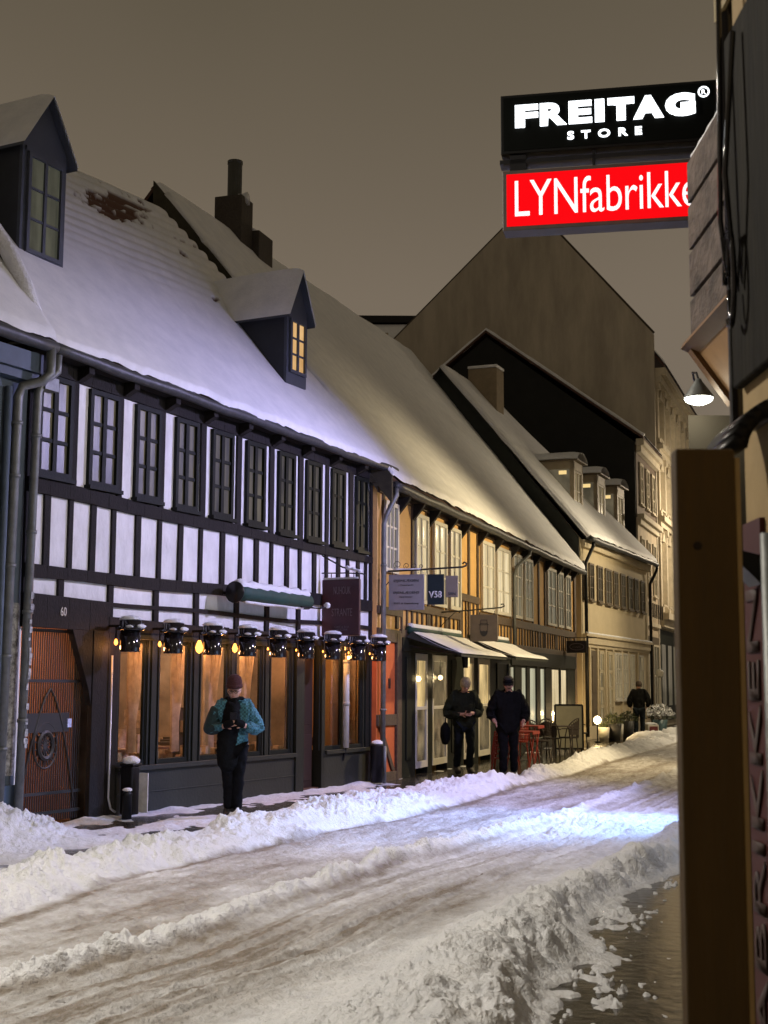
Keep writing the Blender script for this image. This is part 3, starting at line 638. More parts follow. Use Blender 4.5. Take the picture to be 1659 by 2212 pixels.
for a, b in ((-.02, .25), (.74, 1.31), (1.77, 2.46), (2.85, 3.68), (3.99, 4.64), (5.06, 5.75), (6.17, 6.85), (7.2, 7.82), (8.3, 8.9)):
    window(D, a, b, 4.2, 5.35, TRM, PD1, 2, 3, 0, .06, .03, dep=.04, sill=True)
for a, b, z0 in ((3.95, 4.92, 1.15), (5.16, 5.9, 1.15), (6.25, 6.95, 1.15), (7.7, 8.4, 1.15)): window(D, a, b, z0, 2.68, WPAINT, PD2, 2, 3, 0, .07, .03, dep=.05, sill=True)
for a, b in ((1.80, 2.45), (3.0, 3.62)): window(D, a, b, .35, 2.68, mat('cream_door_paint', (.42, .37, .26), .6, .1, 5), PD2, 1, 4, 0, .09, .10, name='glazed_door', dep=.05)
d = MB().box(.76, 1.5, -.03, .03, .1, 2.68).box(.86, 1.4, -.05, -.03, .3, 1.2).box(.86, 1.4, -.05, -.03, 1.4, 2.5); d.build('door', TRM, D)
gutter('gutter', D, -.15, DL+.2, 5.98, 6.02, -.3, .08, 24, LEADD)
downpipe(D, [(.15, -.32, 5.95), (.15, -.30, 5.8), (.02, -.1, 5.3), (-.02, -.10, 5.2), (-.02, -.10, .1)], .055, BLK)
downpipe(D, [(9.75, -.32, 5.95), (9.75, -.3, 5.8), (9.5, -.1, 5.3), (9.5, -.1, 5.2), (9.5, -.1, .1)], .055, BLK)
G00 = (-.95+.6, -.28, 6.05); G10 = (9.9, -.3, 6.08); G01 = (-.5, 4.35, 11.6); G11 = (4.1, 4.35, 11.6)
rf = MB(); off = Vector((0, -.76, .65))*-.1
rf.hexa([tuple(Vector(q)+off) for q in (G00, G10, G11, G01)]+[tuple(Vector(q)-off*.1) for q in (G00, G10, G11, G01)])
rf.add([G10, (9.9, 8.8, 6.0), G11], [(0, 1, 2)]); rf.add([G01, G11, (9.9, 8.8, 6.), (-.4, 8.8, 6.)], [(0, 1, 2, 3)])
rfo = rf.build('roof', mat('dark_slate_roof', (.03, .032, .03), .8, .2, 5), D)
roof_patch('snow', rfo, G00, G10, G01, G11, 100, 70, .10)
edge_snow('verge_snow', rfo, [lerp(G00, G01, i/16) for i in range(17)], .07)
c_ = MB().box(2.1, 2.9, 3.35, 4.35, 10, 12.05).build('chimney', mat('tan_chimney_render', (.24, .19, .12), .85, .15, 5), rfo, bevel=.03)
edge_snow('chimney_snow', c_, [(2.5, 3.38+.1*i, 12.05) for i in range(10)], .3) if False else MB().box(2.08, 2.92, 3.33, 4.37, 12.06, 12.16).build('chimney_snow', SNOW, c_, bevel=.04)
PGL = glowpane('glazed_dormer_pane', (.035, .03, .02), (.14, .115, .07), 1., (2, 2, 2), .3, .75)
DF = mat('dormer_frame_paint', (.30, .25, .17), .6, .12, 5)
LB = emis('dormer_strip_light', (1, .72, .30), .95)
for i, s0 in enumerate((2.0, 5.15, 8.15)):
    s1 = s0+1.15; y0 = .75; zt = 8.75; zb = 7.05
    o = MB(); o.box(s0, s0+.14, y0, y0+.14, zb, zt).box(s1-.14, s1, y0, y0+.14, zb, zt).box(s0, s1, y0, y0+.12, zb, zb+.12).box(s0, s1, y0, y0+.12, zt-.28, zt)
    for s in (s0, s1-.08): o.box(s+.001, s+.079, y0+.14, y0+1.7, zt-.25, zt-.001); o.bar((s+.04, y0+.1, zb+.05), (s+.04, y0+1.55, zb+1.7), .09, .12)
    dm = o.build('glazed_dormer', DF, rfo)
    for s in (s0+.03, s1-.05): MB().prism([(s, y0+.14, zb), (s, y0+.14, zt-.25), (s, y0+1.5, zt-.25)], (.02, 0, 0)).build('dormer_cheek_pane', PGL, dm)
    window(dm, s0+.15, s1-.15, zb+.13, zt-.29, DF, PD2, 2, 2, y0+.05, .06, .03, dep=.04)
    if i < 3: MB().box(s0+.005, s0+.028, y0+.25, y0+(1.3 if i else .5), zt-.42, zt-.30).build('strip_light', LB, dm)
    P = np.zeros((20, 24, 3)); us = np.linspace(0, 1, 20)[:, None]; vs_ = np.linspace(0, 1, 24)[None, :]
    P[..., 0] = s0-.1+(s1-s0+.2)*us; P[..., 1] = y0-.15+2.6*vs_; P[..., 2] = zt+.02+.30*np.sin(PI*us)**.55+.05*np.clip(vs_*10, 0, 1)
    grid_mesh('dormer_snow', P, SNOW, dm)
    MB().box(s0-.1, s1+.1, y0-.15, y0+2.3, zt-.0, zt+.05).build('dormer_roof', TRM, dm)

# ------------------------------------------------------------------ black-gabled brown house
Eh = empty('brown_brick_house', (*OE, 0), RE, 'tall narrow house with a black windowless gable edged in snow and brown upper floors', 'house')
EL = 4.9
MB().box(0, EL, .0, .3, 0, 7.85).box(0.02, EL, .3, 11.5, 0, 7.8).build('wall', mat('pale_peeling_plaster', (.46, .38, .27), .85, .2, 2), Eh)
MB().box(0.01, EL, .02, 11.4, 7.85, 10.6).build('upper_wall', BROWNW, Eh)
MB().prism([(-.12, .05, 0), (-.12, 11.4, 0), (-.12, 11.4, 10.7), (-.12, 5.75, 15.15), (-.12, .05, 10.7)], (.11, 0, 0)).build('gable', GABH, Eh)
t = MB(); t.box(-.1, EL, -.3, .0, 10.55, 10.8).box(-.05, EL, -.18, .0, 10.3, 10.55).box(0, EL, -.25, 0, 7.8, 7.98).box(0, EL, -.12, 0, 7.6, 7.8).box(0, EL, -.1, 0, 3.9, 4.05); t.build('cornice', STONE, Eh)
rf = MB(); rf.hexa([(-.25, -.3, 10.75), (EL, -.3, 10.75), (EL, 5.75, 15.3), (-.25, 5.75, 15.3), (-.25, -.3, 10.85), (EL, -.3, 10.85), (EL, 5.75, 15.4), (-.25, 5.75, 15.4)])
rf.hexa([(-.25, 5.75, 15.3), (EL, 5.75, 15.3), (EL, 11.7, 10.7), (-.25, 11.7, 10.7), (-.25, 5.75, 15.4), (EL, 5.75, 15.4), (EL, 11.7, 10.8), (-.25, 11.7, 10.8)])
rfo = rf.build('roof', TILE, Eh)
edge_snow('verge_snow', rfo, [lerp((-.15, -.3, 10.88), (-.15, 5.75, 15.42), i/20) for i in range(21)]+[lerp((-.15, 5.75, 15.42), (-.15, 11.7, 10.85), i/20) for i in range(1, 21)], .09)
roof_patch('snow', rfo, (-.25, -.3, 10.86), (EL, -.3, 10.86), (-.25, 5.75, 15.4), (EL, 5.75, 15.4), 40, 40, .1)
for z0, z1, pn in ((8.4, 10.0, PD1), (5.1, 7.2, PD1)):
    for a in (.55, 2.1, 3.6): window(Eh, a, a+.8, z0, z1, STONE, pn, 2, 3, 0, .09, .05, dep=.06, sill=True)
sh = MB(); sh.box(.3, 4.6, -.06, .0, .3, 3.5)
sh.build('shop_surround', TRM, Eh); window(Eh, .8, 2.4, .8, 3.2, STONE, PD2, 2, 2, -.062, .08, .05, dep=.05); window(Eh, 2.8, 4.3, .8, 3.2, STONE, PD1, 2, 2, -.062, .08, .05, dep=.05)
for k in range(9): MB().tube([(.3+.5*k, -.25, 4.2), (.3+.5*k, -.25, 4.75)], .03, 5).build('balcony_bar', IRON, Eh)
# ------------------------------------------------------------------ ornate tall house with the huge grey gable
Fh = empty('ornate_tall_house', (*OF, 0), RF, 'tall ornate cream house whose huge bare grey gable rises behind the other roofs', 'house')
FL = 24
MB().box(0, FL, 0, .3, 0, 14.6).box(0.02, FL, .3, 10.6, 0, 14.5).build('wall', STONE, Fh)
MB().prism([(-.25, -.12, 0), (-.25, 12.5, 0), (-.25, 12.5, 15.6), (-.25, 5.35, 22.1), (-.25, 4.9, 22.1), (-.25, -.12, 16.1)], (.24, 0, 0)).build('gable', GABG, Fh)
MB().tube([(-.13, -.12, 16.15), (-.13, 4.9, 22.15), (-.13, 5.35, 22.15), (-.13, 12.5, 15.65)], .07, 6).build('gable_coping', mat('gable_coping', (.06, .045, .03), .8, .2, 5), Fh)
t = MB()
for z, p_, h in ((14.4, .55, .3), (14.1, .35, .3), (11.3, .4, .22), (11.1, .25, .2), (8.3, .4, .22), (8.1, .25, .2), (4.3, .5, .25), (4.0, .3, .3)): t.box(0, FL, -p_, 0, z, z+h)
for k in range(13):
    s = .25+k*1.85
    for z0, z1 in ((4.6, 8.1), (8.55, 11.1), (11.55, 14.1)):
        t.box(s-.16, s+.16, -.2, 0, z0, z1); t.box(s-.22, s+.22, -.27, 0, z1-.25, z1); t.box(s-.22, s+.22, -.27, 0, z0, z0+.2)
        t.prism([(s+.45, -.06, z1-.55), (s+1.4, -.06, z1-.55), (s+.93, -.06, z1-.1)], (0, -.15, 0))
        t.box(s+.4, s+1.45, -.22, 0, z0+.25, z0+.33)
t.build('cornice_and_pilasters', STONE, Fh)
for k in range(7):
    s = .25+k*1.85
    for z0, z1 in ((5.0, 7.3), (8.95, 10.4), (11.95, 13.4)): window(Fh, s+.5, s+1.35, z0, z1, STONE, PD1, 2, 2, 0, .07, .05, dep=.05)
MB().box(.2, 12, -.08, 0, .2, 3.9).build('dark_shop_front', SHOPD, Fh)
for k in range(6): MB().box(.6+1.85*k, 1.7+1.85*k, -.1, -.08, .8, 3.3).build('shop_pane', PD1, Fh)
rf = MB().hexa([(0, -.5, 14.7), (FL, -.5, 14.7), (FL, 5, 21.6), (0, 5, 21.6), (0, -.5, 14.85), (FL, -.5, 14.85), (FL, 5, 21.7), (0, 5, 21.7)]).build('roof', TILE, Fh)
roof_patch('snow', rf, (0, -.5, 14.86), (FL, -.5, 14.86), (0, 4, 20.6), (FL, 4, 20.6), 60, 30, .1)
# ------------------------------------------------------------------ long flat-ridged roof far behind
I = empty('distant_long_house', (0, 75, 0), 0, 'distant long house showing only a snowy roof slope and level dark ridge', 'house')
MB().box(-9, 8, 2, 9, 0, 17).build('wall', BROWNW, I)
rf = MB().prism([(-9, 1.5, 17), (-9, 5.5, 23.3), (-9, 9.5, 17)], (17, 0, 0)).build('roof', TILE, I)
roof_patch('snow', rf, (-9, 1.45, 17), (8, 1.45, 17), (-9, 5.3, 23.05), (8, 5.3, 23.05), 40, 20, .12)
MB().box(-9, 8, 5.0, 5.8, 23.2, 23.62).build('ridge_cap', BLK, rf)
for x, y, z in ((-.9, 3.6, 20.9), (.1, 4.4, 22.2), (1.0, 4.4, 22.2), (1.9, 4.4, 22.2)):
    w = .25 if x < 0 else .1; h = 1.25 if x < 0 else .12
    MB().box(x-w, x+w, y-.3, y+.3, z, z+h).build('chimney' if x < 0 else 'roof_vent', GABG, rf)

# ------------------------------------------------------------------ RIGHT SIDE near things
OCH = mat('right_ochre_wall', (.42, .30, .14), .85, .12, 2.5, .15, 12)
R0 = empty('ochre_shop_wall_building', (1.0, 1.0, 0), 0, 'ochre walled building at the right edge with a red banner and cables', 'house')
MB().box(0, 5, 0, 2.74, 0, 7).build('wall', OCH, R0)
MB().box(-.03, 0, 2.2, 2.73, 2.44, 3.46).build('shutter_board', SHUT, R0, bevel=.006)
MB().box(-.012, 0, 2.2, 2.9, 3.6, 8).build('upper_trim', mat('upper_ochre', (.35, .28, .14), .8, .1, 4), R0)
ct = MB(); ct.tube([(-.05, 2.66, 4.2), (-.06, 2.67, 3.3), (-.07, 2.66, 2.9), (-.06, 2.64, 2.75)], .008, 6); ct.tube([(-.06, 2.64+.05*math.cos(a*PI/10)-.02, 2.72+.13*math.sin(a*PI/10)) for a in range(18)], .008, 6)
ct.tube([(-.06, 2.60+.03*math.cos(a*PI/10), 2.73+.12*math.sin(a*PI/10)) for a in range(20)], .007, 6); ct.tube([(-.05, 2.55, 3.4), (-.08, 2.56, 3.0), (-.05, 2.6, 2.7)], .008, 6)
ct.build('cables', BLKG, R0, True)
pp = MB(); pp.tube([(.012, 2.84, 6.5), (.012, 2.84, 2.36)], .024, 12); pp.lathe([(.033, -.05), (.033, .05)], (.012, 2.84, 2.84), 12); pp.build('black_pipe', BLKG, R0, True)
MB().box(-.045, -.01, 2.81, 2.85, 3.66, 3.74).build('pipe_bracket', BLK, R0)
MB().tube([(-.03, 2.40, 2.0), (-.03, 2.40, 0)], .028, 10).build('grey_pipe', LEAD, R0, True)
bn = MB().box(-.014, 0, 2.56, 2.73, .05, 2.06).build('banner', mat('red_banner', (.065, .006, .0035), .6, .1, 4), R0)
tm = Matrix(((0, 0, -1), (0, 0, 0), (0, 0, 0)))
x_ = Vector((0, 0, 1)); y_ = Vector((0, 1, 0)); z_ = x_.cross(y_)
mt = Matrix((x_, y_, z_)).transposed().to_4x4(); mt.translation = (-.016, 2.645, 1.0)
text_mesh('banner_text', 'LYNFABRIKKEN', 1.75, .11, mat('banner_lettering', (.05, .024, .018), .7, .1, 5), bn, mt, bold=.01)
hd = MB()
for i in range(8):
    a0 = PI*(.03+.5*i/8); a1 = PI*(.03+.5*(i+1)/8)
    p = lambda a, r: (.02-.16*math.cos(a)*r/.16, 2.3, 2.19+.14*math.sin(a)*r/.16)
    A0, A1, B0, B1 = p(a0, .17), p(a1, .17), p(a0, .13), p(a1, .13)
    hd.hexa([B0, B1, (B1[0], 2.62, B1[2]), (B0[0], 2.62, B0[2]), A0, A1, (A1[0], 2.62, A1[2]), (A0[0], 2.62, A0[2])])
hood = hd.build('wall_hood', BLK, R0, True)
br = MB(); br.prism([(-.01, 2.5, 1.95), (-.13, 2.5, 1.98), (-.03, 2.5, 1.88)], (0, .12, 0)); br.build('hood_bracket', BLK, R0)
# free-standing board close to the camera
pk = empty('wooden_board', (.740, 3.06, 0), 0, 'tall plain dark brown wooden board standing upright close to the camera at the right', 'board')
MB().box(-.085, .048, -.03, .03, 0, 2.15).build('board_panel', WOODB, pk, bevel=.006); MB().lathe([(.010, 0), (.008, .004), (0, .005)], (0, 0, 0), 10).build('knot', mat('dark_knot', (.02, .01, .003), .8, .2, 9), pk).matrix_local = Matrix.Translation((-.04, -.0301, 1.93)) @ Matrix.Rotation(PI/2, 4, 'X'); MB().box(.049, .060, -.025, .028, 0, 2.13).build('edge_strip', OCH, pk); MB().box(-.14, .08, .031, .2, 0, .05).build('foot', WOODB, pk)
# bay with slate-like planks
R1 = empty('bay_window_building', (1.56, 6.9, 0), 0, 'grey brown building with a bay clad in weathered planks left of the black pipe', 'house')
MB().prism([(0, 0, 0), (3, 0, 0), (3.4, .6, 0), (.2, .6, 0)], (0, 0, 3.0)).box(.45, 3, -.32, .6, 3.002, 4.3).build('wall', mat('grey_brown_render', (.05, .04, .027), .85, .1, 2), R1)
pk_ = MB(); zs = [3.29, 3.52, 3.76, 4.0, 4.23]
for i in range(4): pk_.box(-.05, -.02, -1.2, -.32, zs[i]+.012, zs[i+1]-.012)
pl = pk_.build('bay_planks', mat('weathered_plank', (.05, .036, .028), .8, .5, 7, .9, 16, col2=(.13, .098, .082), stretch=(1, .7, 1.2)), R1, bevel=.004)
MB().box(-.02, .8, -1.2, -.32, 3.29, 4.22).build('bay_core', BLK, R1)
MB().tube([(-.03, -1.2+.06*i, 4.235+.004*(i % 3)) for i in range(15)], .012, 6).build('bay_snow', SNOW, R1, True)
sf = MB(); sf.hexa([(-.05, -1.2, 3.27), (-.05, -.32, 3.27), (.14, -.32, 3.0), (.14, -1.2, 3.0), (-.04, -1.2, 3.30), (-.04, -.32, 3.30), (.15, -.32, 3.03), (.15, -1.2, 3.03)])
sf.build('bay_soffit', WOODT, R1)
sf = MB(); sf.bar((-.045, -1.2, 3.265), (-.045, -.3, 3.265), .10, .035, (.5, 0, 1)); sf.bar((-.05, -.345, 3.262), (.14, -.345, 2.99), .035, .07, (0, 1, 0)); sf.build('bay_soffit_frame', mat('soffit_frame', (.16, .085, .035), .7, .15, 6), R1)
MB().tube([(.1, -.9, 5.9), (-.0, -.5, 5.6), (.02, -.4, 5.3)], .03, 6).build('gutter_icicle', TILE, R1)
lp = empty('gooseneck_wall_lamp', (1.575, 6.72, 3.05), 0, 'small conical wall lamp with a bright white underside below the plank clad bay', 'lamp')
MB().lathe([(.013, .10), (.02, .085), (.072, .012), (.076, 0)], (0, 0, 0), 20).build('lamp_shade', LEAD, lp, True)
MB().lathe([(.072, .0), (.062, -.016), (.03, -.03), (0, -.034)], (0, 0, 0), 20).build('lamp_glass', emis('cool_white_lamp', (1, 1, .82), 14), lp)
MB().tube([(0, 0, .10), (.0, .04, .14), (.0, .12, .16), (0.03, .22, .14)], .006, 6).build('lamp_arm', BLK, lp)
pointlight('lamp_light', (0, 0, -.05), (1, .95, .75), 3.5, .04, lp)
# light-box signs
def sgn(name, x0, x1, y0, y1, z0, z1, th, label, face, rim, rimw=.02, emf=None):
    d = Vector((x1-x0, y1-y0, 0)); L = d.length; rz = math.atan2(d.y, d.x)
    o = empty(name, (x0, y0, 0), rz, label, 'sign')
    b = MB(); b.box(0, L, 0, th, z0, z1).build('sign_case', rim, o, bevel=.004)
    MB().box(rimw, L-rimw, -.004, 0, z0+rimw, z1-rimw).build('sign_face', face, o)
    return o, L
fs, L = sgn('black_light_sign', .79, 2.21, 9.0, 8.72, 5.235, 5.655, .16, 'upper black sign box with glowing white lettering reading FREITAG STORE', mat('black_sign_face', (.002, .0025, .002), .6, .1, 5, spec=.05), mat('black_sign_case', (.005, .005, .005), .5, .1, 5, spec=.15))
WE = emis('white_led_lettering', (.93, .97, 1), 2.6)
X = Matrix.Rotation(PI/2, 4, 'X')
for i, (ch, c, w) in enumerate(zip('FREITAG', (.18, .362, .545, .675, .818, 1.0, 1.21), (.158, .182, .158, .064, .178, .203, .20))):
    text_mesh('lettering', ch, w, .16, WE, fs, Matrix.Translation((c, -.012, 5.49)) @ X, bold=.05 if ch in 'EFR' else .075, ext=.012)
text_mesh('lettering', 'S T O R E', .50, .058, WE, fs, Matrix.Translation((.705, -.010, 5.33)) @ X, bold=.03, ext=.008, spacing=1.2)
MB().tube([(1.365+.033*math.cos(a*PI/10), -.012, 5.57+.033*math.sin(a*PI/10)) for a in range(21)], .006, 6).build('registered_ring', WE, fs)
text_mesh('lettering', 'R', .026, .03, WE, fs, Matrix.Translation((1.365, -.010, 5.57)) @ X, bold=.03)
MB().box(-.01, 1.5, .02, .14, 5.17, 5.2).box(.06, .17, .02, .14, 5.1, 5.235).box(.62, .64, .02, .14, 5.12, 5.235).build('sign_bracket', BLK, fs)
rs, L = sgn('red_light_sign', .80, 2.45, 9.0, 8.67, 4.69, 5.115, .16, 'lower red lit sign box with white lettering reading LYNfabrikken', emis('red_sign_glow', (.95, .003, .006), 1.05), mat('grey_sign_case', (.05, .035, .03), .5, .2, 10), .028)
text_mesh('lettering', 'LYNfabrikken', 1.33, .255, emis('white_sign_lettering', (1, .93, .93), 1.25), rs, Matrix.Translation((.085+.665, -.008, 4.91)) @ X, bold=-.003, ext=.004, spacing=.97)
pointlight('sign_glow', (.9, -.3, 4.8), (1, .15, .12), 1.5, .3, rs)
# rear of the right-hand row: house fronts out of view that carry the street lamps
R2 = empty('right_row_house', (4.2, 13.0, 0), rzof(.30), 'plain house front along the right side of the street, hidden behind the wooden board', 'house')
MB().box(0, 36, -8, 0, 0, 9).build('wall', STONE, R2)
MB().box(.5, 5, .0, .04, .5, 2.6).build('shop_window', emis('cool_shop_window', (.55, .72, 1), 1.5), R2)

# ================================================================== GROUND
gm = MB().box(-300, 300, -60, 500, -1, -.07); g0 = gm.build('ground', mat('snowy_ground', (.6, .6, .6), .8, .1, 2)); tag(g0, None, None, kind='structure')
pv = MB(); NX = 1
pvo = grid_mesh('pavement', np.stack(np.meshgrid(np.linspace(-9, 30, 60), np.linspace(2, 75, 90), indexing='ij')+[np.zeros((60, 90))], -1), WETP); tag(pvo, None, None, kind='structure')
def ip(Y, pts):
    ys = [p[1] for p in pts]; xs = [p[0] for p in pts]
    r = np.interp(Y, ys, xs); s0 = (xs[1]-xs[0])/(ys[1]-ys[0]); s1 = (xs[-1]-xs[-2])/(ys[-1]-ys[-2])
    return np.where(Y < ys[0], xs[0]+s0*(Y-ys[0]), np.where(Y > ys[-1], xs[-1]+s1*(Y-ys[-1]), r))
FW = [(-7, 9.64), (-4.01, 15.47), (.0, 23.1), (5.9, 40.9), (9.9, 50.5), (19, 76)]
BA = [(-3.75, 9.2), (-3.12, 11.1), (-2.56, 13.1), (-1.78, 15.1), (-1.08, 16.9), (-.05, 19.6), (.95, 21.4), (1.95, 23.0), (3.25, 26.9), (5.45, 34.2), (9.0, 45)]
BB = [(-3.6, 6.4), (-2.62, 9.2), (-2.39, 10.2), (-2.15, 11.4), (-1.68, 12.5), (-1.25, 13.4), (-.55, 15.2), (.18, 16.4), (1.2, 19.0), (2.1, 21.9), (3.3, 24.6), (4.6, 28.6), (6.9, 35), (10.3, 44.9)]
MM = [(-2.75, 5.6), (-1.99, 7.38), (-1.43, 8.35), (-.91, 10.0), (-.46, 11.17), (.02, 12.28), (.8, 13.84), (1.5, 15.3), (2.6, 17.9), (7.2, 30), (17, 60)]
RL = [(-1.4, 5.6), (-.72, 6.8), (-.16, 7.8), (.16, 8.7), (.62, 9.8), (1.25, 11.2), (1.95, 12.6), (2.65, 14.2), (3.7, 17.0), (8.5, 31), (18, 60)]
RR = [(.55, 5.2), (.80, 6.8), (.90, 7.6), (1.17, 8.5), (1.32, 9.6), (1.85, 10.9), (2.35, 11.9), (2.9, 13.2), (4.3, 17), (9.3, 31), (19, 60)]
def ss(a, b, x): t = np.clip((x-a)/(b-a), 0, 1); return t*t*(3-2*t)
def ground_h(X, Y):
    fw_ = ip(Y, FW); a = ip(Y, BA); b = ip(Y, BB); m = ip(Y, MM); rl = ip(Y, RL); rr = ip(Y, RR)
    wob = .16*(fbm(X*1.3, Y*1.3, 3, 31)-.5)*2+.10*(fbm(X*6, Y*6, 3, 33)-.5)*2
    n1 = fbm(X*2.2, Y*2.2, 4, 1); n2 = fbm(X*7, Y*7, 4, 2); n3 = fbm(X*22, Y*22, 3, 3)
    big = fbm(X*1.4+9, Y*1.4, 2, 71); lump = .35*cell(X*2.8, Y*2.8, 14)*np.clip((big-.45)*3, 0, 1)*.35+(.35+1.3*np.clip((fbm(X*2.6, Y*2.6, 3, 73)-.32)*2.4, 0, 1))*(cell(X*5.5, Y*5.5, 4)*.042+cell(X*12, Y*12, 6)*.060+cell(X*23, Y*23, 8)*.042+.05*(1-np.abs(2*fbm(X*11, Y*11, 3, 88)-1)*2.2)+.018*cell(X*44, Y*44, 18))*.85
    # coverage of each bank
    gap = 1-.75*np.exp(-(((Y-23.3)/.9)**2)-((X-2.0)/.7)**2)
    La = ss(-.05, .40, X-a+wob*.6)*(.45*ss(-.02, .12, b-X+wob*.7)+.55*ss(.05, .45, b-X+wob*.6))
    Lh = La*(.10+.12*n1+.03*np.sin(Y*.9))*gap
    far = ss(30, 37, Y); Lh = Lh*(1-.35*far)
    Rw = ss(-.1, .75, X-rl+wob)*ss(-.02, .22, rr-X+wob*.8)
    near_edge = np.exp(-((rr-X-.45)/.42)**2)
    Rh = Rw*(.06+.15*near_edge*(.5+.8*n1)+.06*n1)
    Mw = np.exp(-((X-m+wob*.5)/np.where(X-m+wob*.5 > 0, .085, .17))**2); Mh = Mw*(.035+.14*n1*n1)*(1-ss(14, 17.5, Y)*.6)
    patch = np.exp(-(((Y-15.9-.9*(X-2.2)*.5)/1.5)**2))*ss(.2, .7, X-m+.3)*ss(-.2, .5, ip(Y, RR)-X)
    rough = np.clip(La+Rw*(.5+.5*near_edge+.35*n1)+Mw*.8+patch*.6, 0, 1)
    road = ss(-.1, .15, X-b)*ss(-.2, .3, rl-X)
    t = X-m
    track = np.zeros_like(X)
    tw = t+.02*fbm(X*.4, Y*.9, 2, 77)*2
    for c, w, d in ((.32, .07, .03), (.45, .05, .022), (.56, .05, .022), (.68, .06, .028), (.80, .05, .018), (1.02, .08, .02), (-.35, .12, .02), (-.95, .18, .02), (1.3, .05, .015)):
        track += d*np.exp(-((tw-c*.95)/w)**2)*(.55+.9*fbm(X*3, Y*1.1, 2, int(c*100) % 50+60))
    tl = ss(.15, .3, tw)*ss(1.35, 1.1, tw); ruts = tl*(vn(tw*34, Y*.12, 5)-.5)*.020+tl*(vn(tw*75, Y*.2, 6)-.5)*.010
    for c in (.36, .41, .60, .66, .93): track += .030*np.exp(-((tw-c)/.016)**2)*ss(.35, .6, vn(X*2+c*9, Y*.5, 8))
    base = .028+.014*(n1-.5)+.016*(n2-.5)+.010*(n3-.5)
    h = np.maximum(base-1.5*track*road, .004)+np.where(road > .5, ruts, 0)*road
    # trodden slush texture on the road
    h = h+road*(.030*np.abs(2*fbm((X-.43*Y)*11, Y*3.2, 4, 41)-1)+.010*np.abs(2*fbm(X*17, Y*11, 4, 42)-1)+.016*np.abs(2*fbm((X-.43*Y)*30, Y*5, 3, 43)-1))
    h = h+Lh+Rh+Mh+patch*.05*n1+rough*(lump*(.45+.5*n2)*(1-.35*Rw)-.02)+rough*.03*(n2-.5)
    # footprints in the wide bank on the right
    fp = cell(X*3.1+.5, Y*2.6, 55); h = h-.05*np.clip(fp-.25, 0, 1)*Rw*(1-near_edge)*1.3
    # swept strip in front of the houses: thin patchy snow
    sw = (X < a)
    edge = .035*np.exp(-((X-fw_)/.30)**2)
    thin = (fbm(X*1.7+5, Y*1.2, 4, 91)-.50)*.14+edge+.02*(n2-.5)
    thin = thin-.004-.035*ss(22.2, 23.6, Y)
    thin = thin+.10*np.exp(-(((X+3.55)/.35)**2+((Y-14.35)/.5)**2))*(.6+lump*6)+.16*ss(0, 1, (13.6-Y)/1.2)*ss(-4.6, -4.2, -(-X))*0
    thin = thin+.34*np.exp(-(((X+4.05)/.5)**2+((Y-14.1)/.95)**2))*(.75+.4*n1)+lump*1.0*np.exp(-(((X+4.05)/.6)**2+((Y-14.1)/1.0)**2))
    k = ss(-.12, .25, X-a+wob*.6); h = h*k+thin*(1-k)
    # cleared wet pavement on the right
    k2 = ss(-.02, .16, X-rr-wob*.8); bare = -.03+.045*ss(.50, .66, fbm(X*3, Y*2.2, 4, 15))*ss(.75, .1, X-rr)+.012*(n3-.5)+.045*ss(.66, .78, fbm(X*14, Y*9, 3, 19))*ss(1.2, .1, X-rr)
    h = h*(1-k2)+bare*k2
    # flat behind the fronts
    k3 = ss(.0, .25, fw_-X); h = h*(1-k3)-.04*k3
    # slush colour, plus shade painted into the crevices of the lumps
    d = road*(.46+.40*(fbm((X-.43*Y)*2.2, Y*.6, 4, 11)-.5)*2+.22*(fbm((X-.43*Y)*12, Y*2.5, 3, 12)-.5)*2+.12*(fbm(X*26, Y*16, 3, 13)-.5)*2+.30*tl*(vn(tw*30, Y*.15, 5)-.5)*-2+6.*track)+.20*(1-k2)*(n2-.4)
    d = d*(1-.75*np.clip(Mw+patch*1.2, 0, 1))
    d = d+.30*np.clip(.07-h, 0, .07)/.07*(1-road)+np.clip(.5-lump*9, 0, .5)*.55*rough  # last term darkens the hollows between lumps to deepen their shading
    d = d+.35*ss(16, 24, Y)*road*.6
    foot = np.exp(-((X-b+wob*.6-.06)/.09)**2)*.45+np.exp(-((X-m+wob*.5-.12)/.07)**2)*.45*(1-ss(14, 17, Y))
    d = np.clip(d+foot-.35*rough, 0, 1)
    return h, d
nu, nv = 760, 1050
w_ = np.linspace(0, 1, nv); Yr = 5.0*(75/5.0)**(w_**1.0)
uu = np.linspace(-.42, .42, nu)[:, None]; Yg = np.repeat(Yr[None, :], nu, 0); Xg = uu*(Yg+1.0)+.05*Yg*0
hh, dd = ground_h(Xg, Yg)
sn = grid_mesh('snowy_street', np.stack([Xg, Yg, hh], -1), SNOWG, None, 'dirt_and_shade', dd); tag(sn, None, None, kind='structure')
def gz(x, y):
    h, _ = ground_h(np.array([[float(x)]]), np.array([[float(y)]])); return max(0., float(h[0, 0]))

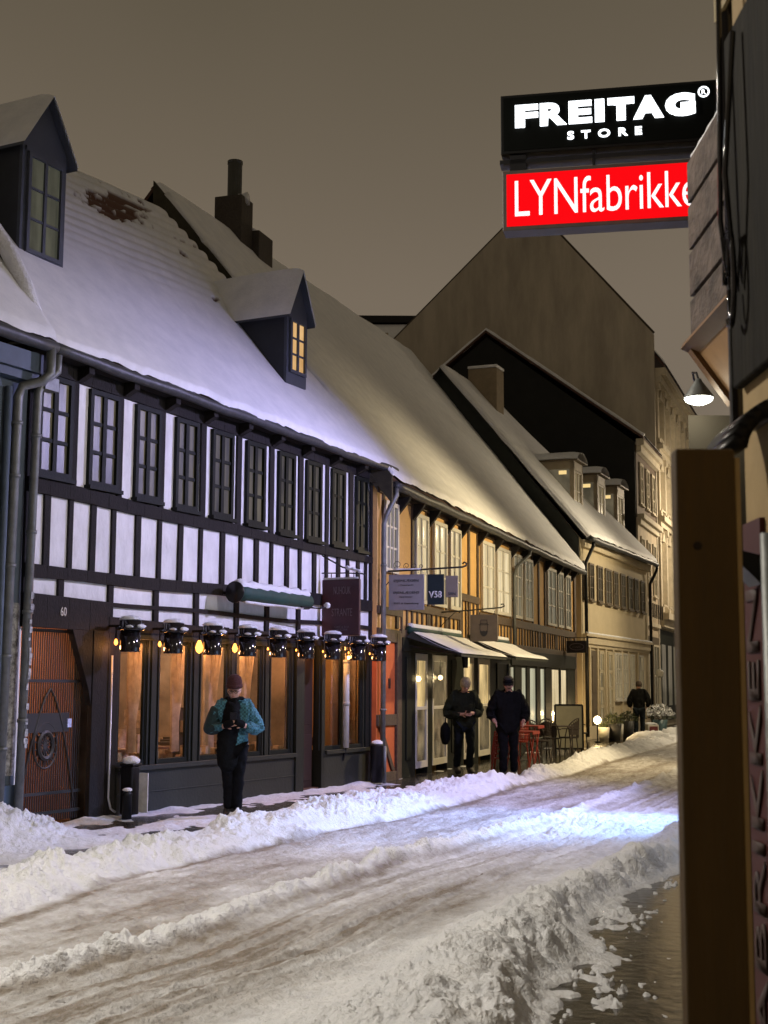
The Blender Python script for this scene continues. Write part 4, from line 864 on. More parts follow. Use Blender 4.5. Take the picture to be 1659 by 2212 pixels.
# ================================================================== STREET LIGHTS
def street_lamp(x, y, z, wx, wy, col, pw, label, spot=None, aim=None, grp='street lamps of the old street'):
    o = empty('street_lamp', (x, y, z), 0, label, 'street lamp', grp)
    MB().lathe([(.04, .22), (.06, .2), (.10, .12), (.26, .03), (.27, 0), (.25, 0)], (0, 0, 0), 18).build('lamp_shade', LEAD, o, True)
    MB().lathe([(.23, -.005), (.20, -.05), (0, -.07)], (0, 0, 0), 18).build('lamp_glass', emis('street_lamp_glass', col, 8), o, True)
    MB().tube([(0, 0, .22), (0, 0, .4), ((wx-x)*.5, (wy-y)*.5, .55), (wx-x, wy-y, .5)], .025, 6).build('lamp_arm', IRON, o, True)
    pointlight('lamp_light', (0, 0, -.16), col, pw, .14, o, spot=spot, dirv=aim)
    return o
street_lamp(-3.3, 7.6, 6.2, -7.4, 8.0, (1, .91, .78), 1300, 'warm white street lamp on the left near the blue grey house', 150, (.75, .05, -1))
street_lamp(3.35, 12.7, 6.1, 4.2, 12.9, (1, .90, .84), 720, 'added unseen warm white street lamp across from the gate numbered 60', 112, (-1, .12, -.62))  # added lamp, out of view, to brighten the left end of the timber front
street_lamp(4.9, 18.6, 6.3, 6.2, 18.2, (.60, .55, 1), 2700, 'lilac white street lamp across from the black and white house', 114, (-1, .05, -.74))
street_lamp(7.3, 27.5, 5.75, 8.8, 27.2, (1, .78, .44), 2100, 'yellowish street lamp across from the ochre house', 116, (-1, .1, -.66))
street_lamp(11.2, 40.5, 6.6, 12.7, 40.2, (1, .82, .54), 1300, 'yellowish street lamp across from the cream house', 130, (-1, .1, -.6))
street_lamp(15.2, 55, 9, 17, 55, (1, .82, .58), 1700, 'yellowish street lamp across from the ornate tall house')
fl = empty('flood_light', (5.15, 16.2, 2.9), 0, 'cool blue shop flood light on the right side house front', 'lamp')
MB().box(-.1, .1, -.12, .12, -.06, .1).build('lamp_housing', BLK, fl, bevel=.01); MB().box(-.108, -.101, -.1, .1, -.04, .08).build('lamp_glass', emis('flood_glass', (.45, .68, 1), 10), fl)
pointlight('flood_beam', (-.2, 0, 0), (.22, .46, 1), 1300, .06, fl, spot=62, dirv=(-2.9, -.1, -2.4))

# ================================================================== THINGS ON HOUSE 60
LS = [1.39, 2.27, 3.14, 3.99, 4.79, 5.58, 6.38, 7.20, 7.92]
LLAB = ['black cylinder lantern nearest the gate of the black and white house', 'black cylinder lantern between the first and second shop windows', 'black cylinder lantern with the biggest bright bulb, over the third shop window', 'black cylinder lantern with the second brightest bulb, over the fourth shop window', 'black cylinder lantern right of the plaid jacketed person, over the fifth shop window', 'black cylinder lantern left of the dark shop door', 'black cylinder lantern under the left part of the maroon hanging sign', 'black cylinder lantern under the right corner of the maroon hanging sign', 'black cylinder lantern at the far corner of the house, against the orange wall']
lan = None; bulbs = []
for s, lb in zip(LS, LLAB):
    loc = w2(OA, RB, s, -.36, 1.99)
    if lan is None:
        lan = empty('wall_lantern', loc, RB, lb, 'lantern', 'black lanterns along the shop front')
        MB().lathe([(.118, 0), (.12, .01), (.12, .27), (.112, .27), (.112, .01)], (0, 0, 0), 28).build('lantern_body', BLKG, lan, True)
        MB().lathe([(.175, .262), (.178, .275), (.15, .30), (.132, .30), (.132, .375), (.10, .39), (0, .392)], (0, 0, 0), 28).build('lantern_cap', BLKG, lan, True)
        MB().lathe([(.134, .385), (.138, .398), (.11, .425), (.05, .440), (0, .442)], (0, 0, 0), 24).build('cap_snow', SNOW, lan, True)
        b = MB(); b.blob((.02, -.15, .305), (.08, .035, .028), 3, 8); b.blob((.14, .02, .305), (.03, .07, .022), 4, 8); b.blob((-.12, -.08, .30), (.035, .05, .018), 5, 8); b.build('brim_snow', SNOW, lan, True)
        MB().box(-.015, .015, .1, .36, .30, .33).box(-.05, .05, .335, .36, .22, .40).build('lantern_bracket', BLK, lan)
        cur = lan
    else: cur = copy_tree(lan, loc, RB, lb)
    k = LS.index(s); rb_ = (.024, .022, .052, .038, .013, .012, .012, .012, .012)[k]
    bulbs.append((cur, rb_))
for cur, rb_ in bulbs:
    bx_ = -.055 if rb_ > .02 else .0
    MB().lathe([(0, -2.2*rb_), (.75*rb_, -1.6*rb_), (rb_, -.6*rb_), (.6*rb_, .6*rb_), (.3*rb_, 1.2*rb_)], (bx_, .17, .13), 12).build('bulb', WB, cur, True)
    MB().tube([(bx_, .17, .13+1.1*rb_), (bx_, .17, .30)], .010, 6).build('socket', BLK, cur)
    pointlight('bulb_light', (-.055, .20, .06), (1, .42, .12), 2.2+90*rb_, .03, cur)
# rolled up awning
ra = empty('rolled_awning', w2(OA, RB, 3.75, -.30, 2.86), RB, 'rolled up dark green awning with snow on top above the shop windows', 'awning')
GRN = mat('green_canvas', (.005, .038, .028), .7, .2, 6)
b = MB(); b.tube([(0, 0, 0), (.25, 0, -.01), (1.0, 0, -.02), (1.95, 0, -.03)], .115, 14); b.build('awning_roll', GRN, ra, True)
MB().tube([(-.02, 0, 0), (-.0, 0, 0)], .15, 14).build('end_disc', BLK, ra, True)
for i in range(3): MB().box(.1+.85*i, .14+.85*i, .0, .29, -.02, .02).build('awning_arm', BLK, ra)
MB().tube([(1.6, -.1, -.12), (2.05, -.14, -.12), (2.2, -.2, -.10)], .014, 6).build('front_rail', BLK, ra)
MB().tube([(0.02+.098*i, -.01, .10+.012*math.sin(i*1.7)-.0016*i) for i in range(20)], [.075+.012*math.sin(i*2.1) for i in range(20)], 8).build('awning_snow', SNOW, ra, True)
MB().tube([(.2+.12*i, -.03, -.125+.006*math.sin(i)) for i in range(14)], .028, 6).build('rail_snow', SNOW, ra, True)
MB().blob((2.2, -.2, -.07), (.05, .05, .045), 2).build('snow_ball', SNOW, ra, True)
# maroon hanging sign (board stands out at right angles)
MAR = mat('maroon_sign_paint', (.045, .012, .016), .5, .3, 6)
ms = empty('hanging_sign', w2(OA, RB, 6.62, -.04, 0), RB, 'big dark maroon hanging sign with faded lettering on the black and white house', 'sign')
MB().box(-.03, .03, -.66, 0, 2.36, 3.23).build('sign_board', MAR, ms, bevel=.01)
FDL = mat('faded_lettering', (.16, .12, .13), .6, .4, 30)
RY = lambda pos: face_mtx(pos, (0, -1, 0))
for tx, z, w, h in (('NUHOUK', 3.06, .30, .12), ('STRANTE', 2.72, .36, .12), ('CAFÉ & BAR', 2.50, .26, .035), ('1ST FLOOR', 2.45, .2, .03)): text_mesh('lettering', tx, w, h, FDL, ms, RY((-.032, -.36, z)), ext=.003)
b = MB(); b.tube([(0, .02, 3.34), (0, -.40, 3.33), (0, -.70, 3.31), (0, -.75, 3.29), (0, -.76, 3.24)], .011, 6); b.tube([(0, .02, 3.62), (0, -.35, 3.42), (0, -.66, 3.36)], .013, 6)
for y in (-.15, -.55): b.tube([(0, y, 3.34), (0, y, 3.22)], .008, 5)
b.build('sign_bracket', IRON, ms, True)
MB().tube([(0, -.02-.05*i, 3.245) for i in range(13)], .022, 6).build('sign_snow', SNOW, ms, True)
MB().tube([(0, -.40-.03*i, 3.42-.008*i+.01*math.sin(i*2)) for i in range(10)], [.012+.022*abs(math.sin(i*.9)) for i in range(10)], 6).build('bracket_snow', SNOW, ms, True)
# hanging signs at the corner of the ochre house
def hang(y0, y1, z0, z1, x, m, label, name='hanging_sign', th=.02):
    o = empty(name, w2(OC, RC, x, 0, 0), RC, label, 'sign'); MB().box(-th, th, -y1, -y0, z0, z1).build('sign_board', m, o, bevel=.005)
    h = MB(); 
    for y in (y0+.06, y1-.06): h.tube([(0, -y, z1), (0, -y, z1+.07)], .007, 5)
    h.build('sign_hook', IRON, o); return o
DKL = mat('dark_lettering', (.05, .05, .055), .6, .2, 20)
g1 = hang(.08, .70, 2.86, 3.46, .05, mat('grey_sign_board', (.21, .20, .205), .6, .1, 6), 'large grey hanging sign with the words ØJENLÆGEN and ØJENLÆGENS, nearest the downpipe')
for tx, z, w, h in (('ØJENLÆGEN', 3.35, .44, .05), ('i Vestergade', 3.28, .26, .03), ('ØJENLÆGENS', 3.15, .46, .05), ('Operationer', 3.08, .24, .03), ('THY & Damsborg', 2.97, .44, .035)): text_mesh('lettering', tx, w, h, DKL, g1, RY((-.022, -.39, z)), bold=.01, ext=.003)
g2 = hang(.74, 1.03, 2.95, 3.46, .12, mat('navy_sign_board', (.006, .016, .020), .5, .2, 6), 'dark blue hanging sign reading V58, behind the grey one')
text_mesh('lettering', 'V58', .23, .115, mat('pale_sign_lettering', (.5, .5, .48), .6, .1, 8), g2, RY((-.022, -.88, 3.12)), bold=.03, ext=.003)
g3 = hang(1.06, 1.27, 3.07, 3.43, .12, mat('brown_grey_sign_board', (.19, .16, .125), .6, .1, 6), 'smallest hanging sign, beige with the mark 58N, at the outer end of the iron bar')
text_mesh('lettering', '58N', .13, .05, DKL, g3, RY((-.022, -1.17, 3.13)), bold=.02, ext=.003)
ba = empty('sign_bar', w2(OC, RC, .08, 0, 3.54), RC, 'scrolled wrought iron bar carrying three hanging signs at the ochre house corner', 'sign bracket')
b = MB(); b.tube([(0, .05, -.02), (0, -.6, 0), (0, -1.36, .03), (0, -1.42, .05), (0, -1.43, .09), (0, -1.39, .11), (0, -1.36, .08)], .016, 8)
for c, r in ((.22, .07), (.38, .05), (.52, .045), (.64, .035)): b.tube([(0, -c+r*math.cos(a*PI/8)*(1-a/24), r+.02+r*math.sin(a*PI/8)*(1-a/24)) for a in range(-4, 17)], .006, 5)
b.tube([(0, .03, -.30), (0, -.2, -.06)], .01, 6); b.build('iron_bar', IRON, ba, True)
MB().tube([(0, -.15-.06*i, .012) for i in range(9)], .017, 6).build('bar_snow', SNOW, ba, True)
bs = hang(.60, 1.14, 2.44, 2.95, 3.5, mat('worn_beige_sign', (.27, .22, .17), .7, .15, 5), 'square beige hanging sign with a bearded face in a hat, above the first snowy awning')
lg = MB(); q = lambda y, z: (-.024, -(.87+y), 2.70+z)
lg.tube([q(.07*math.cos(a*PI/10)*(-1), -.06+.10*math.sin(a*PI/10)*(-1)) for a in range(11)], .007, 5)
lg.tube([q(-.10, .055), q(.10, .055)], .006, 5); lg.tube([q(-.07, .055), q(-.06, .145), q(.06, .145), q(.07, .055)], .006, 5); lg.tube([q(-.065, .08), q(.065, .08)], .005, 5)
lg.tube([q(-.075, .05), q(-.075, -.05)], .005, 5); lg.tube([q(.075, .05), q(.075, -.05)], .005, 5)
lg.prism([q(-.07, -.04), q(-.04, -.07), q(0, -.06), q(.04, -.07), q(.07, -.04), q(.055, -.12), q(.02, -.165), q(-.02, -.165), q(-.055, -.12)], (-.004, 0, 0)); lg.box(-.03, -.026, -.89, -.85, 2.61, 2.625)
lg.build('bearded_face_mark', DKL, bs)
b = MB(); b.tube([(0, .02, 3.0), (0, -.5, 3.03), (0, -1.2, 3.08), (0, -1.27, 3.11), (0, -1.25, 3.15), (0, -1.2, 3.14)], .014, 6); b.tube([(0, 0, 2.72), (0, -.12, 2.85), (0, -.3, 3.0)], .008, 5); b.build('sign_bracket', IRON, bs, True)
ov = hang(.05, .62, 2.52, 2.86, 16.3, mat('black_sign_board', (.02, .015, .015), .5, .2, 6), 'small black sign with a pale oval mark at the far end of the ochre house')
MB().tube([(-.022, -.34+.2*math.cos(a*PI/12), 2.69+.09*math.sin(a*PI/12)) for a in range(25)], .010, 5).build('oval_mark', FDL, ov); text_mesh('lettering', 'CAFÉ', .24, .07, FDL, ov, RY((-.024, -.34, 2.69)))
MB().tube([(0, .02, 2.95), (0, -.9, 2.94)], .014, 6).build('sign_bracket', IRON, ov)
# awnings of the ochre house
AWN = mat('dark_awning_canvas', (.03, .035, .03), .8, .2, 6)
def awning(s0, s1, z1, z0, out, label):
    o = empty('awning', w2(OC, RC, s0, 0, 0), RC, label, 'awning', 'snowy awnings of the ochre house'); L = s1-s0; n = 10
    sec = [(-.12-(out-.12)*(i/n), z1-(z1-z0)*(i/n)**1.0-.05*math.sin(PI*i/n)) for i in range(n+1)]
    b = MB()
    for i in range(n): b.hexa([(0, sec[i][0], sec[i][1]-.015), (L, sec[i][0], sec[i][1]-.015), (L, sec[i+1][0], sec[i+1][1]-.015), (0, sec[i+1][0], sec[i+1][1]-.015), (0, sec[i][0], sec[i][1]), (L, sec[i][0], sec[i][1]), (L, sec[i+1][0], sec[i+1][1]), (0, sec[i+1][0], sec[i+1][1])])
    b.box(0, L, -out-.005, -out+.01, z0-.06, z0); b.build('canvas', AWN, o)
    MB().prism([(0, -.02, z1-.1), (0, -.12, z1), (0, -out, z0), (0, -out, z0-.03)], (.02, 0, 0)).build('side_flap', AWN, o)
    MB().tube([(0, -.06, z1+.03), (L, -.06, z1+.03)], .07, 12).build('awning_box', GRN, o, True)
    for x in (.1, L-.1): MB().bar((x, -.02, z1-.25), (x, -out+.03, z0-.02), .03).build('awning_arm', BLK, o)
    us = np.linspace(0, 1, 80)[:, None]; vs_ = np.linspace(0, 1, 22)[None, :]; P = np.zeros((80, 22, 3)); P[..., 0] = -.01+(L+.02)*us; P[..., 1] = -.15-(out-.12)*vs_
    P[..., 2] = z1-.02-(z1-z0)*vs_-.05*np.sin(PI*vs_)+.015+.05*np.clip((1-vs_)*8, 0, 1)**.5*np.clip(vs_*8, 0, 1)**.5*np.clip(us*30, 0, 1)*np.clip((1-us)*30, 0, 1)*(.6+.8*fbm(P[..., 0]*2, P[..., 1]*2, 3))
    grid_mesh('awning_snow', P, SNOW, o)
    MB().tube([(.02+L*i/20*.98, -.07, z1+.10) for i in range(21)], .05, 8).build('box_snow', SNOW, o, True)
    return o
awning(1.25, 4.7, 2.55, 2.17, 1.02, 'near snowy awning of the ochre house, left of the beige square sign')
awning(5.6, 8.9, 2.55, 2.2, 1.0, 'far snowy awning of the ochre house, running on behind the beige square sign')
wl = empty('wall_lantern', w2(OC, RC, 4.55, -.22, 1.95), RC, 'small black carriage lantern on the café front behind the grey haired person', 'lantern')
b = MB(); b.lathe([(.05, 0), (.075, .22), (.08, .22), (.04, .28), (0, .32)], (0, 0, 0), 6); b.build('lantern_body', BLK, wl); MB().box(-.04, .04, -.08, -.07, .03, .2).build('lantern_glass', emis('lantern_glow', (1, .8, .4), 1.2), wl); MB().box(-.01, .01, 0, .22, .22, .25).build('lantern_bracket', BLK, wl)
# bulbs in the café window
for i, (s, z) in enumerate(((1.85, 1.72), (3.3, 1.75))):
    o = empty('window_globe_lamp', w2(OC, RC, s, -.06, z), RC, ['bright round lamp in the left café window beside the dark timber post', 'dimmer round lamp in the second café window'][i], 'lamp', 'round lamps in the café windows')
    MB().lathe([(0, -.05), (.035, -.035), (.05, 0), (.035, .035), (0, .05)], (0, 0, 0), 12).build('globe', emis('cafe_globe_%d' % i, (1, .75, .35), 9-5*i), o, True); MB().tube([(0, 0, .05), (0, 0, .33)], .004, 5).build('cord', BLK, o)
pointlight('cafe_glow', (0, -.1, 0), (1, .75, .4), 5, .05, o)

# ================================================================== STREET FURNITURE
def at_g(x, y, dz=0): return (x, y, gz(x, y)*.6+dz)
# bins beside the fronts
tb_ = empty('wall_bin', w2(OA, RB, 1.66, -.24, 0.02), RB, 'dark rubbish bin with a snow cap and a weathered pale notice beside the gate', 'bin')
MB().box(-.08, .08, -.06, .12, .02, .60).build('bin_body', BLK, tb_, bevel=.02); MB().box(.02, .035, -.22, -.09, .05, .52).build('notice', PAPER, tb_)
MB().box(-.09, .09, -.08, .13, .60, .63).build('bin_lid', BLK, tb_, bevel=.01); b = MB(); b.blob((0, .02, .66), (.10, .11, .06), 3, 12, .1); b.build('bin_snow', SNOW, tb_, True)
bp = empty('black_bollard', w2(OA, RB, 1.47, -.32, 0), RB, 'low black bollard with a little snow on it just right of the gate', 'bollard')
MB().lathe([(.06, 0), (.055, .28), (.065, .3), (.03, .34)], (0, 0, 0), 12).build('bollard_post', BLK, bp, True); MB().blob((0, 0, .35), (.06, .06, .025), 4, 8).build('bollard_snow', SNOW, bp, True)
tb2 = empty('litter_bin', w2(OA, RB, 8.02, -.28, .02), RB, 'round dark snow capped litter bin beside a pale post near the orange wall', 'bin')
MB().lathe([(.10, .02), (.11, .60), (.115, .62), (.07, .64), (0, .64)], (0, 0, 0), 18).build('bin_body', BLK, tb2, True); MB().blob((.01, 0, .655), (.10, .10, .045), 6, 12).build('bin_snow', SNOW, tb2, True)
MB().tube([(.16, -.06, 0), (.16, -.06, .6)], .03, 10).build('post', LEAD, tb2, True)
wp = empty('white_drain_post', w2(OA, RB, 7.30, -.10, .62), RB, 'pale round drainpipe section standing in front of the last shop window', 'pipe')
MB().tube([(0, 0, 0), (0, 0, .8), (0, 0, 1.35)], .05, 12).build('pipe', mat('pale_grey_pipe', (.42, .42, .38), .4, .15, 4), wp, True)
bb = MB(); bb.lathe([(.056, 0), (.056, .06)], (0, 0, .66), 12).lathe([(.056, 0), (.056, .05)], (0, 0, 1.33), 12); bb.build('collar', mat('pale_pipe_collar', (.3, .3, .27), .4, .1, 5), wp, True); MB().tube([(0, 0, 0), (.0, .05, -.2)], .02, 6).build('lower_rod', BLK, wp)
MB().tube([(0, .0, 1.35), (0, .0, 1.75)], .008, 5).build('upper_rod', BLK, wp)

def stool(loc, rz, label, z=0., grp='red stools stacked by the café'):
    o = empty('stool', (loc[0], loc[1], loc[2]+z), rz, label, 'stool', grp)
    MB().box(-.16, .16, -.16, .16, .43, .455).build('seat', REDP, o, bevel=.01)
    for sx in (-1, 1):
        for sy in (-1, 1): MB().bar((sx*.20, sy*.20, 0), (sx*.14, sy*.14, .43), .03).build('leg', REDP, o)
    b = MB(); 
    for a, c in (((-.17, -.17), (.17, -.17)), ((.17, -.17), (.17, .17)), ((.17, .17), (-.17, .17)), ((-.17, .17), (-.17, -.17))): b.bar((*a, .2), (*c, .2), .015)
    b.build('footrest', REDP, o); return o
sl = w2(OC, RC, 6.2, -.45)
st0 = stool(at_g(2.35, 27.0), RC+.1, 'red metal stool at the bottom of the stack behind the grey haired person')
for k, nm in enumerate(('second from the bottom', 'third from the bottom', 'topmost')): copy_tree(st0, (st0.location[0], st0.location[1], st0.location[2]+.09*(k+1)), RC+.1, 'red metal stool %s of the stack between the two walkers' % nm)
def table(loc, rz, m, label, r=.3, sq=False, h=.72, grp=None):
    o = empty('table', loc, rz, label, 'table', grp)
    b = MB()
    if sq: b.box(-r, r, -r, r, h-.02, h); b.box(-r, r, -r, -r+.02, h-.06, h-.02)
    else: b.lathe([(r, h-.02), (r, h), (0, h)], (0, 0, 0), 20)
    b.build('table_top', m, o, bevel=.004)
    for s in (-1, 1):
        MB().bar((s*r*.8, -r*.7, 0), (-s*r*.8, -r*.7, h-.03), .022).build('leg', m, o); MB().bar((s*r*.8, r*.7, 0), (-s*r*.8, r*.7, h-.03), .022).build('leg', m, o)
    return o
table(at_g(2.72, 27.3), RC, REDP, 'red folding café table between the stool stack and the man in black', .32, True)
table(at_g(2.95, 28.3), RC, REDP, 'second red folding table further back against the café front', .3, True, .80)
def chair(loc, rz, m, label, arm=True, grp=None):
    o = empty('chair', loc, rz, label, 'chair', grp)
    MB().lathe([(.22, .42), (.23, .45), (.0, .455)], (0, 0, 0), 16).build('seat', m, o)
    for a in (45, 135, 225, 315):
        c_, s_ = math.cos(math.radians(a)), math.sin(math.radians(a)); MB().tube([(.24*c_, .24*s_, 0), (.19*c_, .19*s_, .43)], .014, 6).build('leg', m, o)
    b = MB(); pts = [(.23*math.cos(math.radians(t)), .23*math.sin(math.radians(t)), .45+.42*math.sin(math.radians((t)/180*180))**.5 if 0 < t < 180 else .45) for t in range(0, 181, 12)]
    b.tube(pts, .015, 6)
    for t in range(36, 150, 12): b.tube([(.22*math.cos(math.radians(t)), .22*math.sin(math.radians(t)), .45), (.235*math.cos(math.radians(t)), .235*math.sin(math.radians(t)), .43+.42*math.sin(math.radians(t))**.5)], .009, 5)
    for zz in (.58, .70): b.tube([(.228*math.cos(math.radians(t)), .228*math.sin(math.radians(t)), zz) for t in range(24, 160, 12)], .009, 5)
    if arm:
        for t in range(24, 156, 12):
            f = lambda q, z: (.232*math.cos(math.radians(q)), .232*math.sin(math.radians(q)), z)
            hz = lambda q: .43+.38*math.sin(math.radians(q))**.5
            b.add([f(t, .5), f(t+12, .5), f(t+12, hz(t+12)), f(t, hz(t))], [(0, 1, 2, 3)])
    b.build('backrest', m, o)
    if arm: MB().tube([(.24*math.cos(math.radians(t)), .24*math.sin(math.radians(t)), .64) for t in range(-20, 201, 20)], .012, 6).build('armrest', m, o)
    return o
CL_ = [((3.35, 29.6), .9, WICK, 'dark wicker armchair nearest the man in black'), ((3.75, 31.0), 2.6, WICK, 'dark wicker armchair turned towards the round table'), ((4.25, 31.6), 4.2, WICK, 'dark wicker armchair in front of the board, facing the street'), ((4.9, 34.6), 1.0, WICK, 'dark wicker armchair just past the white board'), ((4.92, 35.8), 3.0, WICK, 'last dark wicker armchair by the dark doorway')]
for (x, y), rz, m, lb in CL_: chair(at_g(x, y), rz, m, lb, True, 'wicker chairs outside the far shop')
chair(at_g(3.1, 30.4), 1.9, REDP, 'red metal chair beside the wicker armchairs', False); chair(at_g(2.85, 29.3), 3.9, REDP, 'red metal chair just behind the man in black', False)
table(at_g(4.0, 30.9), RC, WICK, 'small round dark table among the wicker chairs', .28); table(at_g(3.2, 29.9), .4, LEAD, 'low round grey table beside the red chairs', .26, h=.5)
ab = empty('sandwich_board', at_g(4.45, 33.0), RC-PI/2+.35, 'large pale sandwich board in a dark frame behind the wicker chairs', 'sign')
b = MB(); b.bar((-.33, 0, 0), (-.33, .05, 1.15), .04); b.bar((.33, 0, 0), (.33, .05, 1.15), .04); b.bar((-.33, .05, 1.15), (.33, .05, 1.15), .04); b.bar((-.33, .01, .12), (.33, .01, .12), .04); b.build('board_frame', BLK, ab)
MB().hexa([(-.31, 0.0, .14), (.31, 0, .14), (.31, .02, .14), (-.31, .02, .14), (-.31, .04, 1.13), (.31, .04, 1.13), (.31, .06, 1.13), (-.31, .06, 1.13)]).build('board_panel', mat('pale_board', (.30, .28, .20), .6, .1, 5), ab)
MB().bar((-.33, .3, 0), (-.33, .06, 1.1), .03).bar((.33, .3, 0), (.33, .06, 1.1), .03).build('rear_legs', BLK, ab)
# planters, candle lantern
def planter(loc, r, h, m, label, leaf, lr, seed, snow=0, grp=None):
    o = empty('potted_plant', loc, 0, label, 'plant', grp); MB().lathe([(r*.75, 0), (r, h), (r*.9, h), (0, h-.03)], (0, 0, 0), 16).build('pot', m, o, True)
    rnd = random.Random(seed); b = MB()
    for k in range(420):
        d = Vector((rnd.gauss(0, 1), rnd.gauss(0, 1), abs(rnd.gauss(0, 1))*.9+.1)).normalized()*lr*(.35+.65*rnd.random()**.4); c = Vector((0, 0, h))+d
        u = Vector((rnd.gauss(0, 1), rnd.gauss(0, 1), rnd.gauss(0, 1))).normalized()*.05; v = u.cross(Vector((rnd.gauss(0, 1), rnd.gauss(0, 1), 1))).normalized()*.014
        b.c = 1 if (snow and d.z > lr*.25 and rnd.random() < snow) else 0
        if b.c: u *= 1.1; v *= 2.2
        b.add([c-u, c+v, c+u, c-v], [(0, 1, 2, 3)])
    b.build('foliage', [leaf, SNOW], o)
    bb = MB()
    for k in range(7): a = k*.9; bb.tube([(0, 0, h-.05), (lr*.5*math.cos(a), lr*.5*math.sin(a), h+lr*.6)], .008, 4)
    bb.build('stem', DOORB, o); return o
LEAF = mat('evergreen_leaf', (.05, .06, .025), .6, .4, 12); POTD = mat('dark_pot', (.03, .03, .03), .5, .2, 6); POTW = mat('white_pot', (.55, .52, .45), .5, .1, 6); POTB = mat('teal_pot', (.08, .14, .16), .4, .1, 6)
planter(at_g(6.75, 40.3), .22, .5, POTD, 'dark pot of dry twigs beside the glowing candle lantern', LEAF, .34, 1)
planter(at_g(6.40, 40.0), .17, .42, POTW, 'white pot right behind the glowing candle lantern', LEAF, .12, 2)
planter(at_g(7.0, 41.0), .15, .5, POTW, 'narrow white pot right of the dry twigs', LEAF, .16, 5)
planter(at_g(7.45, 42.0), .2, .55, POTD, 'dark pot half hidden behind the distant walker', LEAF, .3, 6)
planter(at_g(8.75, 43.6), .24, .5, POTB, 'snow dusted spruce twigs in a blue green pot right of the distant walker', LEAF, .52, 3, .75)
bx = empty('white_box', at_g(8.35, 43.2), .4, 'white framed box with dark red panel at the foot of the snowy spruce pot', 'box'); MB().box(-.2, .2, -.2, .2, 0, .42).build('box_frame', WPAINT, bx, bevel=.02); MB().box(-.15, .15, -.215, -.201, .06, .36).build('box_panel', mat('dark_red_panel', (.12, .02, .02), .5, .1, 5), bx)
MB().blob((0, 0, .43), (.22, .22, .05), 5, 10).build('box_snow', SNOW, bx, True)
cl = empty('candle_lantern', at_g(6.15, 39.6), 0, 'glowing candle lantern on the snow in front of the cream house', 'lantern')
MB().box(-.07, .07, -.07, .07, 0, .03).build('lantern_base', BLK, cl); MB().lathe([(.0, .75), (.075, .71), (.11, .63), (.075, .55), (0, .51)], (0, 0, 0), 12).build('flame_globe', emis('candle_glow', (1, .74, .32), 30), cl, True); MB().tube([(0, 0, .03), (0, 0, .52)], .018, 8).build('candle_stand', BLK, cl)
pointlight('candle_light', (0, -.02, .80), (1, .68, .32), 55, .05, cl)
sp_ = empty('white_post_sign', at_g(9.35, 46.5), 0, 'slim white post with a rounded white top beside the dark doorway far down the street', 'post'); MB().tube([(0, 0, 0), (0, 0, 1.9)], .05, 8).build('post', WPAINT, sp_); MB().lathe([(.0, 1.85), (.13, 1.95), (.13, 2.1), (0, 2.2)], (0, 0, 0), 12).build('post_top', WPAINT, sp_)
# snowy mound at the far right of the street
for i, (x, y, r) in enumerate(((7.6, 39.3, .7), (9.0, 42.6, .6), (9.6, 43.5, .8))): 
    b = MB(); b.blob((0, 0, 0), (r, r*.8, .32), 11+i, 16, .25); o = b.build('snow_heap', SNOW, None, True); o.location = (x, y, .02); tag(o, ['low rounded snow heap in front of the white pots', 'snow heap at the foot of the white box', 'snow heap at the right of the blue green pot'][i], 'snow heap', 'snow heaps down the street')

# ================================================================== PEOPLE
def skinmesh(name, J, bones, mats, parent, root=None, sub=2, fold=0.):
    names = list(J); me = bpy.data.meshes.new(name); me.from_pydata([J[n][0] for n in names], [(names.index(a), names.index(b)) for a, b in bones], [])
    o = bpy.data.objects.new(name, me); COL.objects.link(o)
    sk = o.modifiers.new('skin', 'SKIN'); sk.use_smooth_shade = True; su = o.modifiers.new('sub', 'SUBSURF'); su.levels = sub; su.render_levels = sub
    for i, n in enumerate(names):
        r = J[n][1]; r = r if isinstance(r, tuple) else (r, r); me.skin_vertices[0].data[i].radius = r; me.skin_vertices[0].data[i].use_root = (n == (root or names[0]))
    dg = bpy.context.evaluated_depsgraph_get(); dg.update(); m2 = bpy.data.meshes.new_from_object(o.evaluated_get(dg)); m2.name = name
    bpy.data.objects.remove(o); o = bpy.data.objects.new(name, m2); COL.objects.link(o); m2.materials.clear(); m2.materials.append(mats); o.parent = parent
    if fold:
        N = len(m2.vertices); co = np.zeros(N*3); m2.vertices.foreach_get('co', co); co = co.reshape(-1, 3); no = np.zeros(N*3); m2.vertices.foreach_get('normal', no); no = no.reshape(-1, 3)
        f = np.abs(2*fbm(co[:, 0]*9+co[:, 1]*6+co[:, 2]*2, co[:, 2]*8-co[:, 0]*3, 3, 5)-1); co += no*((.35-f)*fold)[:, None]; m2.vertices.foreach_set('co', co.reshape(-1)); m2.update()
    for p in m2.polygons: p.use_smooth = True
    return o
def V3(*a): return Vector(a)
